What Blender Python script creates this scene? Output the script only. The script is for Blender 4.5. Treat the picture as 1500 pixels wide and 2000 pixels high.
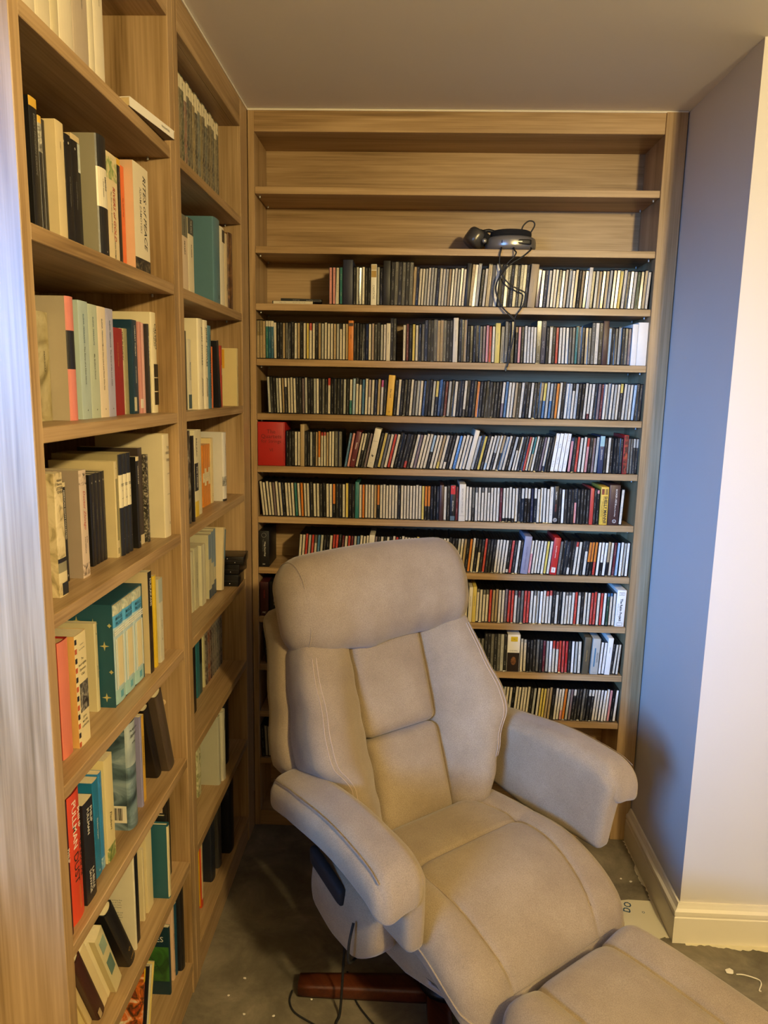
import bpy, bmesh, math, random, re
from mathutils import Matrix, Vector

# ------------------------------------------------------------------ clear
for o in list(bpy.data.objects):
    bpy.data.objects.remove(o, do_unlink=True)
scene = bpy.context.scene
COL = scene.collection
RNG = random.Random(7)

# ------------------------------------------------------------------ camera
CAM = dict(f=1425.09, pitch=-0.1704, yaw=0.0348, roll=0.0200, loc=(0.5641, -2.5542, 1.6773))
cam_data = bpy.data.cameras.new('camera')
cam_data.sensor_fit = 'VERTICAL'
cam_data.sensor_height = 36.0
cam_data.lens = 36.0 * CAM['f'] / 2000.0
cam_data.clip_start = 0.05
cam = bpy.data.objects.new('camera', cam_data)
COL.objects.link(cam)
_p, _y, _r = CAM['pitch'], CAM['yaw'], CAM['roll']
_fw = Vector((-math.sin(_y) * math.cos(_p), math.cos(_y) * math.cos(_p), math.sin(_p)))
_rt = Vector((math.cos(_y), math.sin(_y), 0))
_up = _rt.cross(_fw)
_r2 = _rt * math.cos(_r) + _up * math.sin(_r)
_u2 = -_rt * math.sin(_r) + _up * math.cos(_r)
cam.matrix_world = Matrix(((_r2.x, _u2.x, -_fw.x, CAM['loc'][0]),
                           (_r2.y, _u2.y, -_fw.y, CAM['loc'][1]),
                           (_r2.z, _u2.z, -_fw.z, CAM['loc'][2]),
                           (0, 0, 0, 1)))
scene.camera = cam

# ------------------------------------------------------------------ world and light
world = bpy.data.worlds.new('world')
scene.world = world
world.use_nodes = True
_bg = world.node_tree.nodes['Background']
_bg.inputs[0].default_value = (0.45, 0.6, 1.0, 1)
_bg.inputs[1].default_value = 0.3

LAMP_POS = (1.66, -2.92, 2.38)       # warm ceiling lamp, behind the camera to the right
LAMP_STRENGTH = 1170.0
LAMP_COLOR = (1.0, 0.765, 0.36)
WIN_Y = (-3.70, -1.62)               # wide window in the left wall, beside the end of the bookcase
WIN_Z = (0.95, 2.30)
sky = bpy.data.lights.new('window_daylight', 'AREA')
sky.shape = 'RECTANGLE'
sky.size = 1.5
sky.size_y = 1.0
sky.energy = 28.0
sky.color = (0.13, 0.385, 1.0)
sky.spread = math.radians(38)
sky_o = bpy.data.objects.new('window_daylight', sky)
COL.objects.link(sky_o)
sky_o.location = (-0.94, -3.97, 1.92)            # open sky outside the window, shining in across the alcove
sky_o.rotation_euler = Vector((0.50, 0.85, -0.17)).to_track_quat('-Z', 'Y').to_euler()

vs = scene.view_settings
vs.view_transform = 'Standard'
vs.look = 'None'
vs.exposure = 0.0
vs.gamma = 1.0
vs.use_curve_mapping = False

# ------------------------------------------------------------------ helpers: colour and materials
def lin(c):
    return c / 12.92 if c <= 0.04045 else ((c + 0.055) / 1.055) ** 2.4

def rgb(h):
    if not isinstance(h, str):
        return tuple(h)
    h = h.lstrip('#')
    return tuple(lin(int(h[i:i + 2], 16) / 255.0) for i in (0, 2, 4))

MATS = {}

def new_mat(name):
    m = bpy.data.materials.new(name)
    m.use_nodes = True
    nt = m.node_tree
    b = nt.nodes['Principled BSDF']
    return m, nt, b

def N(nt, t, **kw):
    n = nt.nodes.new(t)
    for k, v in kw.items():
        setattr(n, k, v)
    return n

def ramp(nt, pts):
    r = N(nt, 'ShaderNodeValToRGB')
    e = r.color_ramp.elements
    while len(e) < len(pts):
        e.new(0.5)
    for i, (p, c) in enumerate(pts):
        e[i].position = p
        e[i].color = (*rgb(c), 1)
    return r

def plain(name, col, rough=0.5, spec=0.5, metal=0.0, var=0.12, scale=30.0, bump=0.0, bscale=300.0, coat=0.0):
    key = ('plain', name, col, rough, metal, var, scale, bump)
    if key in MATS:
        return MATS[key]
    m, nt, b = new_mat(name)
    c = rgb(col)
    tc = N(nt, 'ShaderNodeTexCoord')
    no = N(nt, 'ShaderNodeTexNoise')
    no.inputs['Scale'].default_value = scale
    no.inputs['Detail'].default_value = 4
    nt.links.new(tc.outputs['Object'], no.inputs['Vector'])
    mx = N(nt, 'ShaderNodeMixRGB')
    mx.inputs[1].default_value = (*[x * (1 - var) for x in c], 1)
    mx.inputs[2].default_value = (*[min(1, x * (1 + var)) for x in c], 1)
    nt.links.new(no.outputs['Fac'], mx.inputs[0])
    nt.links.new(mx.outputs[0], b.inputs['Base Color'])
    b.inputs['Roughness'].default_value = rough
    b.inputs['Specular IOR Level'].default_value = spec
    b.inputs['Metallic'].default_value = metal
    b.inputs['Coat Weight'].default_value = coat
    if bump:
        n2 = N(nt, 'ShaderNodeTexNoise')
        n2.inputs['Scale'].default_value = bscale
        n2.inputs['Detail'].default_value = 3
        nt.links.new(tc.outputs['Object'], n2.inputs['Vector'])
        bp = N(nt, 'ShaderNodeBump')
        bp.inputs['Strength'].default_value = bump
        bp.inputs['Distance'].default_value = 0.002
        nt.links.new(n2.outputs['Fac'], bp.inputs['Height'])
        nt.links.new(bp.outputs[0], b.inputs['Normal'])
    MATS[key] = m
    return m

def wood(name, axis, dark='#785c36', mid='#9c7e55', light='#b99b72', rough=0.42, key=''):
    k = ('wood', name, axis, dark)
    if k in MATS:
        return MATS[k]
    m, nt, b = new_mat(name)
    tc = N(nt, 'ShaderNodeTexCoord')
    def mapped(along, across, off):
        mp = N(nt, 'ShaderNodeMapping')
        s = [across] * 3
        s['xyz'.index(axis)] = along
        mp.inputs['Scale'].default_value = s
        mp.inputs['Location'].default_value = (off, off * 1.7, off * 0.6)
        nt.links.new(tc.outputs['Object'], mp.inputs['Vector'])
        return mp
    m1 = mapped(1.3, 16, 0.3)
    n1 = N(nt, 'ShaderNodeTexNoise')
    n1.inputs['Scale'].default_value = 1.0
    n1.inputs['Detail'].default_value = 5
    n1.inputs['Distortion'].default_value = 0.7
    nt.links.new(m1.outputs[0], n1.inputs['Vector'])
    m2 = mapped(4.0, 190, 2.1)
    n2 = N(nt, 'ShaderNodeTexNoise')
    n2.inputs['Scale'].default_value = 1.0
    n2.inputs['Detail'].default_value = 3
    nt.links.new(m2.outputs[0], n2.inputs['Vector'])
    mixf = N(nt, 'ShaderNodeMath', operation='MULTIPLY_ADD')
    nt.links.new(n2.outputs['Fac'], mixf.inputs[0])
    mixf.inputs[1].default_value = 0.55
    nt.links.new(n1.outputs['Fac'], mixf.inputs[2])
    r = ramp(nt, [(0.50, dark), (0.72, mid), (1.0, light)])
    nt.links.new(mixf.outputs[0], r.inputs[0])
    nt.links.new(r.outputs[0], b.inputs['Base Color'])
    b.inputs['Roughness'].default_value = rough
    bp = N(nt, 'ShaderNodeBump')
    bp.inputs['Strength'].default_value = 0.12
    bp.inputs['Distance'].default_value = 0.001
    nt.links.new(n2.outputs['Fac'], bp.inputs['Height'])
    nt.links.new(bp.outputs[0], b.inputs['Normal'])
    MATS[k] = m
    return m

def picture(name, cols, scale=25.0, rough=0.4, stretch=(1, 1, 1)):
    """mottled printed picture (jacket art)"""
    k = ('pic', name, tuple(cols), scale)
    if k in MATS:
        return MATS[k]
    m, nt, b = new_mat(name)
    tc = N(nt, 'ShaderNodeTexCoord')
    mp = N(nt, 'ShaderNodeMapping')
    mp.inputs['Scale'].default_value = stretch
    nt.links.new(tc.outputs['Object'], mp.inputs['Vector'])
    no = N(nt, 'ShaderNodeTexNoise')
    no.inputs['Scale'].default_value = scale
    no.inputs['Detail'].default_value = 5
    no.inputs['Distortion'].default_value = 1.2
    nt.links.new(mp.outputs[0], no.inputs['Vector'])
    n = len(cols)
    r = ramp(nt, [(0.32 + 0.36 * i / max(1, n - 1), c) for i, c in enumerate(cols)])
    nt.links.new(no.outputs['Fac'], r.inputs[0])
    nt.links.new(r.outputs[0], b.inputs['Base Color'])
    b.inputs['Roughness'].default_value = rough
    MATS[k] = m
    return m

def fabric(name, base='#98866c', dark='#8c7a62', light='#a49278'):
    k = ('fabric', name)
    if k in MATS:
        return MATS[k]
    m, nt, b = new_mat(name)
    tc = N(nt, 'ShaderNodeTexCoord')
    n1 = N(nt, 'ShaderNodeTexNoise')
    n1.inputs['Scale'].default_value = 5.5
    n1.inputs['Detail'].default_value = 5
    n1.inputs['Roughness'].default_value = 0.65
    nt.links.new(tc.outputs['Object'], n1.inputs['Vector'])
    r = ramp(nt, [(0.30, dark), (0.5, base), (0.72, light)])
    nt.links.new(n1.outputs['Fac'], r.inputs[0])
    n2 = N(nt, 'ShaderNodeTexNoise')
    n2.inputs['Scale'].default_value = 420
    n2.inputs['Detail'].default_value = 2
    nt.links.new(tc.outputs['Object'], n2.inputs['Vector'])
    mx = N(nt, 'ShaderNodeMixRGB', blend_type='MULTIPLY')
    mx.inputs[0].default_value = 0.45
    nt.links.new(r.outputs[0], mx.inputs[1])
    r2 = ramp(nt, [(0.3, '#b0b0b0'), (0.65, '#ffffff')])
    nt.links.new(n2.outputs['Fac'], r2.inputs[0])
    nt.links.new(r2.outputs[0], mx.inputs[2])
    nt.links.new(mx.outputs[0], b.inputs['Base Color'])
    b.inputs['Roughness'].default_value = 0.9
    b.inputs['Specular IOR Level'].default_value = 0.15
    b.inputs['Sheen Weight'].default_value = 0.25
    b.inputs['Sheen Roughness'].default_value = 0.5
    bp = N(nt, 'ShaderNodeBump')
    bp.inputs['Strength'].default_value = 0.35
    bp.inputs['Distance'].default_value = 0.0012
    nt.links.new(n2.outputs['Fac'], bp.inputs['Height'])
    n3 = N(nt, 'ShaderNodeTexNoise')
    n3.inputs['Scale'].default_value = 14
    n3.inputs['Detail'].default_value = 3
    nt.links.new(tc.outputs['Object'], n3.inputs['Vector'])
    bp2 = N(nt, 'ShaderNodeBump')
    bp2.inputs['Strength'].default_value = 0.15
    bp2.inputs['Distance'].default_value = 0.006
    nt.links.new(n3.outputs['Fac'], bp2.inputs['Height'])
    nt.links.new(bp2.outputs[0], bp.inputs['Normal'])
    nt.links.new(bp.outputs[0], b.inputs['Normal'])
    MATS[k] = m
    return m

def concrete():
    m, nt, b = new_mat('bare_concrete')
    tc = N(nt, 'ShaderNodeTexCoord')
    n1 = N(nt, 'ShaderNodeTexNoise')
    n1.inputs['Scale'].default_value = 5.0
    n1.inputs['Detail'].default_value = 9
    n1.inputs['Roughness'].default_value = 0.68
    n1.inputs['Distortion'].default_value = 0.5
    nt.links.new(tc.outputs['Object'], n1.inputs['Vector'])
    r = ramp(nt, [(0.28, '#4a4336'), (0.46, '#655d4c'), (0.60, '#7c725f'), (0.78, '#9c927e')])
    nt.links.new(n1.outputs['Fac'], r.inputs[0])
    # specks of old paint and plaster
    v = N(nt, 'ShaderNodeTexVoronoi')
    v.inputs['Scale'].default_value = 17
    v.inputs['Randomness'].default_value = 1.0
    nt.links.new(tc.outputs['Object'], v.inputs['Vector'])
    n2 = N(nt, 'ShaderNodeTexNoise')
    n2.inputs['Scale'].default_value = 7
    nt.links.new(tc.outputs['Object'], n2.inputs['Vector'])
    sub = N(nt, 'ShaderNodeMath', operation='MULTIPLY')
    nt.links.new(n2.outputs['Fac'], sub.inputs[0])
    sub.inputs[1].default_value = 0.22
    lt = N(nt, 'ShaderNodeMath', operation='LESS_THAN')
    nt.links.new(v.outputs['Distance'], lt.inputs[0])
    nt.links.new(sub.outputs[0], lt.inputs[1])
    sp = N(nt, 'ShaderNodeMath', operation='GREATER_THAN')
    nt.links.new(v.outputs['Color'], sp.inputs[0])
    sp.inputs[1].default_value = 0.86
    an = N(nt, 'ShaderNodeMath', operation='MULTIPLY')
    nt.links.new(lt.outputs[0], an.inputs[0])
    nt.links.new(sp.outputs[0], an.inputs[1])
    mx = N(nt, 'ShaderNodeMixRGB')
    nt.links.new(an.outputs[0], mx.inputs[0])
    nt.links.new(r.outputs[0], mx.inputs[1])
    mx.inputs[2].default_value = (*rgb('#d8d2c4'), 1)
    nt.links.new(mx.outputs[0], b.inputs['Base Color'])
    b.inputs['Roughness'].default_value = 0.72
    bp = N(nt, 'ShaderNodeBump')
    bp.inputs['Strength'].default_value = 0.4
    bp.inputs['Distance'].default_value = 0.004
    nt.links.new(n1.outputs['Fac'], bp.inputs['Height'])
    nt.links.new(bp.outputs[0], b.inputs['Normal'])
    return m

def spine_mat(name, rough, coat, text=True):
    """coloured paper behind clear plastic: colour from the mesh, fine print from noise over the spine's own UV"""
    m, nt, b = new_mat(name)
    at = N(nt, 'ShaderNodeVertexColor', layer_name='Col')
    if text:
        uv = N(nt, 'ShaderNodeUVMap', uv_map='UVMap')
        sx = N(nt, 'ShaderNodeSeparateXYZ')
        nt.links.new(uv.outputs[0], sx.inputs[0])
        mp = N(nt, 'ShaderNodeMapping')
        mp.inputs['Scale'].default_value = (2.2, 46, 1)
        nt.links.new(uv.outputs[0], mp.inputs['Vector'])
        no = N(nt, 'ShaderNodeTexNoise', noise_dimensions='2D')
        no.inputs['Scale'].default_value = 1.0
        no.inputs['Detail'].default_value = 2
        nt.links.new(mp.outputs[0], no.inputs['Vector'])
        g = N(nt, 'ShaderNodeMath', operation='GREATER_THAN')
        nt.links.new(no.outputs['Fac'], g.inputs[0])
        g.inputs[1].default_value = 0.50
        # stay near the middle of the spine
        a1 = N(nt, 'ShaderNodeMath', operation='SUBTRACT')
        nt.links.new(sx.outputs[0], a1.inputs[0])
        a1.inputs[1].default_value = 0.5
        a2 = N(nt, 'ShaderNodeMath', operation='ABSOLUTE')
        nt.links.new(a1.outputs[0], a2.inputs[0])
        a3 = N(nt, 'ShaderNodeMath', operation='LESS_THAN')
        nt.links.new(a2.outputs[0], a3.inputs[0])
        a3.inputs[1].default_value = 0.17
        # words: slow noise along the spine
        mp2 = N(nt, 'ShaderNodeMapping')
        mp2.inputs['Scale'].default_value = (0.0, 3.1, 1)
        nt.links.new(uv.outputs[0], mp2.inputs['Vector'])
        n2 = N(nt, 'ShaderNodeTexNoise', noise_dimensions='2D')
        n2.inputs['Scale'].default_value = 1.0
        n2.inputs['Detail'].default_value = 0
        nt.links.new(mp2.outputs[0], n2.inputs['Vector'])
        g2 = N(nt, 'ShaderNodeMath', operation='GREATER_THAN')
        nt.links.new(n2.outputs['Fac'], g2.inputs[0])
        g2.inputs[1].default_value = 0.50
        p1 = N(nt, 'ShaderNodeMath', operation='MULTIPLY')
        nt.links.new(g.outputs[0], p1.inputs[0])
        nt.links.new(a3.outputs[0], p1.inputs[1])
        p2 = N(nt, 'ShaderNodeMath', operation='MULTIPLY')
        nt.links.new(p1.outputs[0], p2.inputs[0])
        nt.links.new(g2.outputs[0], p2.inputs[1])
        # print colour: dark on pale, pale on dark
        bw = N(nt, 'ShaderNodeRGBToBW')
        nt.links.new(at.outputs['Color'], bw.inputs[0])
        lt = N(nt, 'ShaderNodeMath', operation='LESS_THAN')
        nt.links.new(bw.outputs[0], lt.inputs[0])
        lt.inputs[1].default_value = 0.16
        ink = N(nt, 'ShaderNodeMixRGB')
        nt.links.new(lt.outputs[0], ink.inputs[0])
        ink.inputs[1].default_value = (0.03, 0.028, 0.025, 1)
        ink.inputs[2].default_value = (0.42, 0.40, 0.36, 1)
        f = N(nt, 'ShaderNodeMath', operation='MULTIPLY')
        nt.links.new(p2.outputs[0], f.inputs[0])
        f.inputs[1].default_value = 0.40
        mx = N(nt, 'ShaderNodeMixRGB')
        nt.links.new(f.outputs[0], mx.inputs[0])
        nt.links.new(at.outputs['Color'], mx.inputs[1])
        nt.links.new(ink.outputs[0], mx.inputs[2])
        nt.links.new(mx.outputs[0], b.inputs['Base Color'])
    else:
        nt.links.new(at.outputs['Color'], b.inputs['Base Color'])
    b.inputs['Roughness'].default_value = rough
    b.inputs['Coat Weight'].default_value = coat
    b.inputs['Coat Roughness'].default_value = 0.16
    b.inputs['Specular IOR Level'].default_value = 0.25
    return m

# ------------------------------------------------------------------ helpers: meshes and objects
def empty(name, loc=(0, 0, 0), rot=(0, 0, 0), size=0.05):
    o = bpy.data.objects.new(name, None)
    o.empty_display_size = size
    o.location = loc
    o.rotation_euler = rot
    COL.objects.link(o)
    return o

def tag(o, label, cat, group=None):
    o['label'] = label
    o['category'] = cat
    if group:
        o['group'] = group
    return o

def struct(o, label=None):
    o['kind'] = 'structure'
    if label:
        o['label'] = label
    return o

def mesh_obj(name, verts, faces, mats, parent=None, smooth=False, idx=None):
    me = bpy.data.meshes.new(name)
    me.from_pydata([tuple(v) for v in verts], [], faces)
    if not isinstance(mats, (list, tuple)):
        mats = [mats]
    for m in mats:
        me.materials.append(m)
    if idx:
        me.polygons.foreach_set('material_index', idx)
    if smooth:
        me.polygons.foreach_set('use_smooth', [True] * len(me.polygons))
    me.update()
    o = bpy.data.objects.new(name, me)
    COL.objects.link(o)
    if parent:
        o.parent = parent
    return o

def box_geo(x0, x1, y0, y1, z0, z1):
    v = [(x0, y0, z0), (x1, y0, z0), (x1, y1, z0), (x0, y1, z0), (x0, y0, z1), (x1, y0, z1), (x1, y1, z1), (x0, y1, z1)]
    f = [(0, 3, 2, 1), (4, 5, 6, 7), (0, 1, 5, 4), (1, 2, 6, 5), (2, 3, 7, 6), (3, 0, 4, 7)]
    return v, f

def box(name, x0, x1, y0, y1, z0, z1, mat, parent=None, bevel=0.0, seg=1):
    v, f = box_geo(x0, x1, y0, y1, z0, z1)
    if bevel <= 0:
        return mesh_obj(name, v, f, mat, parent)
    bm = bmesh.new()
    bv = [bm.verts.new(p) for p in v]
    for q in f:
        bm.faces.new([bv[i] for i in q])
    bmesh.ops.bevel(bm, geom=bm.edges[:], offset=bevel, segments=seg, profile=0.5, affect='EDGES')
    me = bpy.data.meshes.new(name)
    bm.to_mesh(me)
    bm.free()
    me.materials.append(mat)
    if seg > 1:
        me.polygons.foreach_set('use_smooth', [True] * len(me.polygons))
    o = bpy.data.objects.new(name, me)
    COL.objects.link(o)
    if parent:
        o.parent = parent
    return o

def tube_geo(pts, r, n=8, closed=False):
    pts = [Vector(p) for p in pts]
    V, Fc = [], []
    prev = None
    m = len(pts)
    for i, p in enumerate(pts):
        a = pts[i - 1] if (i > 0 or closed) else p
        b = pts[(i + 1) % m] if (i < m - 1 or closed) else p
        t = (b - a).normalized()
        if prev is None:
            h = Vector((0, 0, 1)) if abs(t.z) < 0.9 else Vector((1, 0, 0))
            nrm = t.cross(h).normalized()
        else:
            nrm = (prev - t * prev.dot(t)).normalized()
        prev = nrm
        bn = t.cross(nrm)
        rr = r[i] if isinstance(r, (list, tuple)) else r
        for k in range(n):
            a_ = 2 * math.pi * k / n
            V.append(p + nrm * math.cos(a_) * rr + bn * math.sin(a_) * rr)
    rng = m if closed else m - 1
    for i in range(rng):
        for k in range(n):
            j = (i + 1) % m
            Fc.append((i * n + k, i * n + (k + 1) % n, j * n + (k + 1) % n, j * n + k))
    if not closed:
        Fc.append(tuple(range(n))[::-1])
        Fc.append(tuple((m - 1) * n + k for k in range(n)))
    return V, Fc

def spline(pts, sub=6):
    """Catmull-Rom through the points"""
    P_ = [Vector(p) for p in pts]
    out = []
    for i in range(len(P_) - 1):
        p0 = P_[max(0, i - 1)]; p1 = P_[i]; p2 = P_[i + 1]; p3 = P_[min(len(P_) - 1, i + 2)]
        for k in range(sub):
            t = k / sub
            out.append(0.5 * ((2 * p1) + (p2 - p0) * t + (2 * p0 - 5 * p1 + 4 * p2 - p3) * t * t + (3 * p1 - p0 - 3 * p2 + p3) * t ** 3))
    out.append(P_[-1])
    return out

def tube(name, pts, r, mat, parent=None, n=8, closed=False, sub=6):
    p = spline(pts, sub) if sub else pts
    v, f = tube_geo(p, r, n, closed)
    return mesh_obj(name, v, f, mat, parent, smooth=True)

def rbox_geo(hx, hy, hz, r, n, post=None):
    """box with rounded edges, densely gridded so it can be puffed, grooved and bent"""
    h = (hx, hy, hz)
    key, V, Fc = {}, [], []
    def vert(p):
        k = (round(p[0], 5), round(p[1], 5), round(p[2], 5))
        if k in key:
            return key[k]
        q = [p[i] * h[i] for i in range(3)]
        inn = [max(-(h[i] - min(r, h[i])), min(h[i] - min(r, h[i]), q[i])) for i in range(3)]
        d = Vector([q[i] - inn[i] for i in range(3)])
        if d.length > 1e-9:
            d.normalize()
        ri = [min(r, h[i]) for i in range(3)]
        w = [inn[i] + d[i] * ri[i] for i in range(3)]
        nn = d if d.length > 1e-9 else Vector(p)
        if post:
            w = post(w[0], w[1], w[2], p, nn)
        key[k] = len(V)
        V.append(tuple(w))
        return key[k]
    def lins(m):
        return [-1 + 2 * i / m for i in range(m + 1)]
    for ax in range(3):
        a, b = [i for i in range(3) if i != ax]
        for sgn in (-1, 1):
            A, B = lins(n[a]), lins(n[b])
            for i in range(n[a]):
                for j in range(n[b]):
                    quad = []
                    for (u, w) in ((A[i], B[j]), (A[i + 1], B[j]), (A[i + 1], B[j + 1]), (A[i], B[j + 1])):
                        p = [0, 0, 0]
                        p[ax] = sgn; p[a] = u; p[b] = w
                        quad.append(vert(p))
                    flip = (sgn > 0) != (ax == 1)
                    Fc.append(tuple(quad) if flip else tuple(quad[::-1]))
    return V, Fc

def rbox(name, hx, hy, hz, r, n, mat, parent=None, post=None):
    v, f = rbox_geo(hx, hy, hz, r, n, post)
    return mesh_obj(name, v, f, mat, parent, smooth=True)

def lathe_geo(prof, n=32):
    V, Fc = [], []
    for (r, z) in prof:
        for k in range(n):
            a = 2 * math.pi * k / n
            V.append((r * math.cos(a), r * math.sin(a), z))
    for i in range(len(prof) - 1):
        for k in range(n):
            Fc.append((i * n + k, i * n + (k + 1) % n, (i + 1) * n + (k + 1) % n, (i + 1) * n + k))
    Fc.append(tuple(range(n))[::-1])
    Fc.append(tuple((len(prof) - 1) * n + k for k in range(n)))
    return V, Fc

# deferred lettering: all text meshes are made in one go at the end of the script
TEXTS = []

def lettering(s, size, frame, mat, parent, length=None, name='lettering', squash=None, bold=0.0, shear=0.0):
    """frame: 4x4 matrix taking text plane (x right, y up, z out) to the parent's space; centred on its origin"""
    TEXTS.append((s, size, frame, mat, parent, length, name, squash, bold, shear))

def flush_text():
    made = []
    for (s, size, frame, mat, parent, length, name, squash, bold, shear) in TEXTS:
        cu = bpy.data.curves.new('t', 'FONT')
        cu.body = s
        cu.size = size
        cu.align_x = 'CENTER'
        cu.align_y = 'CENTER'
        cu.resolution_u = 2
        cu.offset = bold
        cu.shear = shear
        ob = bpy.data.objects.new('t', cu)
        COL.objects.link(ob)
        made.append(ob)
    bpy.context.view_layer.update()
    dg = bpy.context.evaluated_depsgraph_get()
    for ob, (s, size, frame, mat, parent, length, name, squash, bold, shear) in zip(made, TEXTS):
        me = bpy.data.meshes.new_from_object(ob.evaluated_get(dg))
        xs = [v.co.x for v in me.vertices]
        if not xs:
            continue
        w = max(xs) - min(xs)
        k = 1.0
        if length and w > 0:
            k = length / w if squash else min(1.0, length / w)
        me.transform(frame @ Matrix.Diagonal((k, 1, 1, 1)))
        me.name = name
        me.materials.clear()
        me.materials.append(mat)
        o = bpy.data.objects.new(name, me)
        COL.objects.link(o)
        o.parent = parent
    for ob in made:
        cu = ob.data
        bpy.data.objects.remove(ob)
        bpy.data.curves.remove(cu)

def frame(origin, right, up):
    r = Vector(right).normalized(); u = Vector(up).normalized(); z = r.cross(u)
    return Matrix(((r.x, u.x, z.x, origin[0]), (r.y, u.y, z.y, origin[1]), (r.z, u.z, z.z, origin[2]), (0, 0, 0, 1)))

INK = plain('printing_ink_black', '#1c1a18', 0.6, var=0.0)
INK_W = plain('printing_ink_white', '#e9e2d0', 0.6, var=0.0)
INK_R = plain('printing_ink_red', '#a8362c', 0.6, var=0.0)
INK_G = plain('printing_ink_gold', '#c19a4a', 0.5, var=0.0)
INK_B = plain('printing_ink_blue', '#27506a', 0.6, var=0.0)
INK_GR = plain('printing_ink_grey', '#6c6a64', 0.6, var=0.0)

# ================================================================== ROOM SHELL
CEIL = 2.5646
XR = 1.430            # face of the alcove's right wall
YF = -0.505           # face of the wall that turns right
paint_wall = plain('wall_paint', '#d2ccc3', 0.75, var=0.02, scale=3, bump=0.12, bscale=60)
paint_ceil = plain('ceiling_paint', '#ece6dc', 0.85, var=0.02, scale=3, bump=0.1, bscale=70)
paint_trim = plain('trim_gloss_paint', '#e8e0cf', 0.35, var=0.03, scale=8)
struct(box('floor', -0.46, 5.4, -7.2, 0.6, -0.06, 0.0, concrete()), 'bare grey concrete floor with paint specks')
struct(box('ceiling', -0.46, 5.4, -7.2, 0.6, CEIL, CEIL + 0.05, paint_ceil), 'plain white painted ceiling')
struct(box('wall_back', -0.45, XR, 0.235, 0.30, 0, CEIL, paint_wall))
struct(box('wall_right', XR, XR + 0.12, YF, 0.30, 0, CEIL, paint_wall), 'short alcove wall beside the disc bookcase')
struct(box('wall_front', XR + 0.12, 5.2, YF, YF + 0.10, 0, CEIL, paint_wall), 'pale cream wall turning away from the alcove')
# left wall with a window opening (daylight comes through it)
lw = empty('wall_left'); struct(lw, 'left wall with a window opening')
xl0, xl1 = -0.45, -0.345
for (a, b_, c, d) in ((-7.0, WIN_Y[0], 0, CEIL), (WIN_Y[1], 0.235, 0, CEIL), (WIN_Y[0], WIN_Y[1], 0, WIN_Z[0]), (WIN_Y[0], WIN_Y[1], WIN_Z[1], CEIL)):
    box('plaster', xl0, xl1, a, b_, c, d, paint_wall, lw)
wn = empty('window_1'); struct(wn, 'white framed window in the left wall')
for (a, b_, c, d) in ((WIN_Y[0], WIN_Y[0] + .05, WIN_Z[0], WIN_Z[1]), (WIN_Y[1] - .05, WIN_Y[1], WIN_Z[0], WIN_Z[1]), (WIN_Y[0] + .05, WIN_Y[1] - .05, WIN_Z[0], WIN_Z[0] + .05), (WIN_Y[0] + .05, WIN_Y[1] - .05, WIN_Z[1] - .05, WIN_Z[1])):
    box('window_frame', -0.43, -0.38, a, b_, c, d, paint_trim, wn)
glass, gnt_, gb_ = new_mat('window_glass')
_tr = N(gnt_, 'ShaderNodeBsdfTransparent'); _gl = N(gnt_, 'ShaderNodeBsdfGlossy'); _mx = N(gnt_, 'ShaderNodeMixShader')
_gl.inputs['Roughness'].default_value = 0.02
_mx.inputs[0].default_value = 0.06
gnt_.links.new(_tr.outputs[0], _mx.inputs[1]); gnt_.links.new(_gl.outputs[0], _mx.inputs[2])
gnt_.links.new(_mx.outputs[0], gnt_.nodes['Material Output'].inputs['Surface'])
box('pane', -0.41, -0.404, WIN_Y[0] + .05, WIN_Y[1] - .05, WIN_Z[0] + .05, WIN_Z[1] - .05, glass, wn)
paint_far = plain('far_wall_paint', '#a8967c', 0.8, var=0.04, scale=3)
struct(box('wall_far_right', 5.2, 5.3, -7.0, YF + 0.1, 0, CEIL, paint_wall))
struct(box('wall_behind', -0.45, 5.2, -7.1, -7.0, 0, CEIL, paint_far))

def skirting(name, p0, p1, nrm, label):
    """moulded baseboard from p0 to p1; nrm points into the room"""
    prof = [(0, 0), (0.019, 0), (0.019, 0.086), (0.0165, 0.0885), (0.0165, 0.0925), (0.019, 0.095), (0.019, 0.107), (0.012, 0.114), (0.0085, 0.123), (0.0065, 0.130), (0, 0.130)]
    V = []
    d = (Vector(p1) - Vector(p0)).normalized()
    for i, p in enumerate((p0, p1)):
        for (o, z) in prof:
            # mitre at the outer corner
            m = o if (i == 1 and name == 'baseboard_right') or (i == 0 and name == 'baseboard_front') else 0.0
            q = Vector(p) + Vector(nrm) * o + (d * m if i == 1 else -d * m)
            V.append((q.x, q.y, z))
    n = len(prof)
    Fc = [(k, (k + 1) % n, n + (k + 1) % n, n + k) for k in range(n)]
    Fc += [tuple(range(n))[::-1], tuple(n + k for k in range(n))]
    o = mesh_obj(name, V, Fc, paint_trim)
    return struct(o, label)
skirting('baseboard_right', (XR - 0.0005, -0.001, 0), (XR - 0.0005, YF, 0), (-1, 0, 0), 'cream moulded baseboard along the alcove wall')
skirting('baseboard_front', (XR, YF + 0.0005, 0), (5.2, YF + 0.0005, 0), (0, -1, 0), 'cream moulded baseboard under the bright wall')

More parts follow.
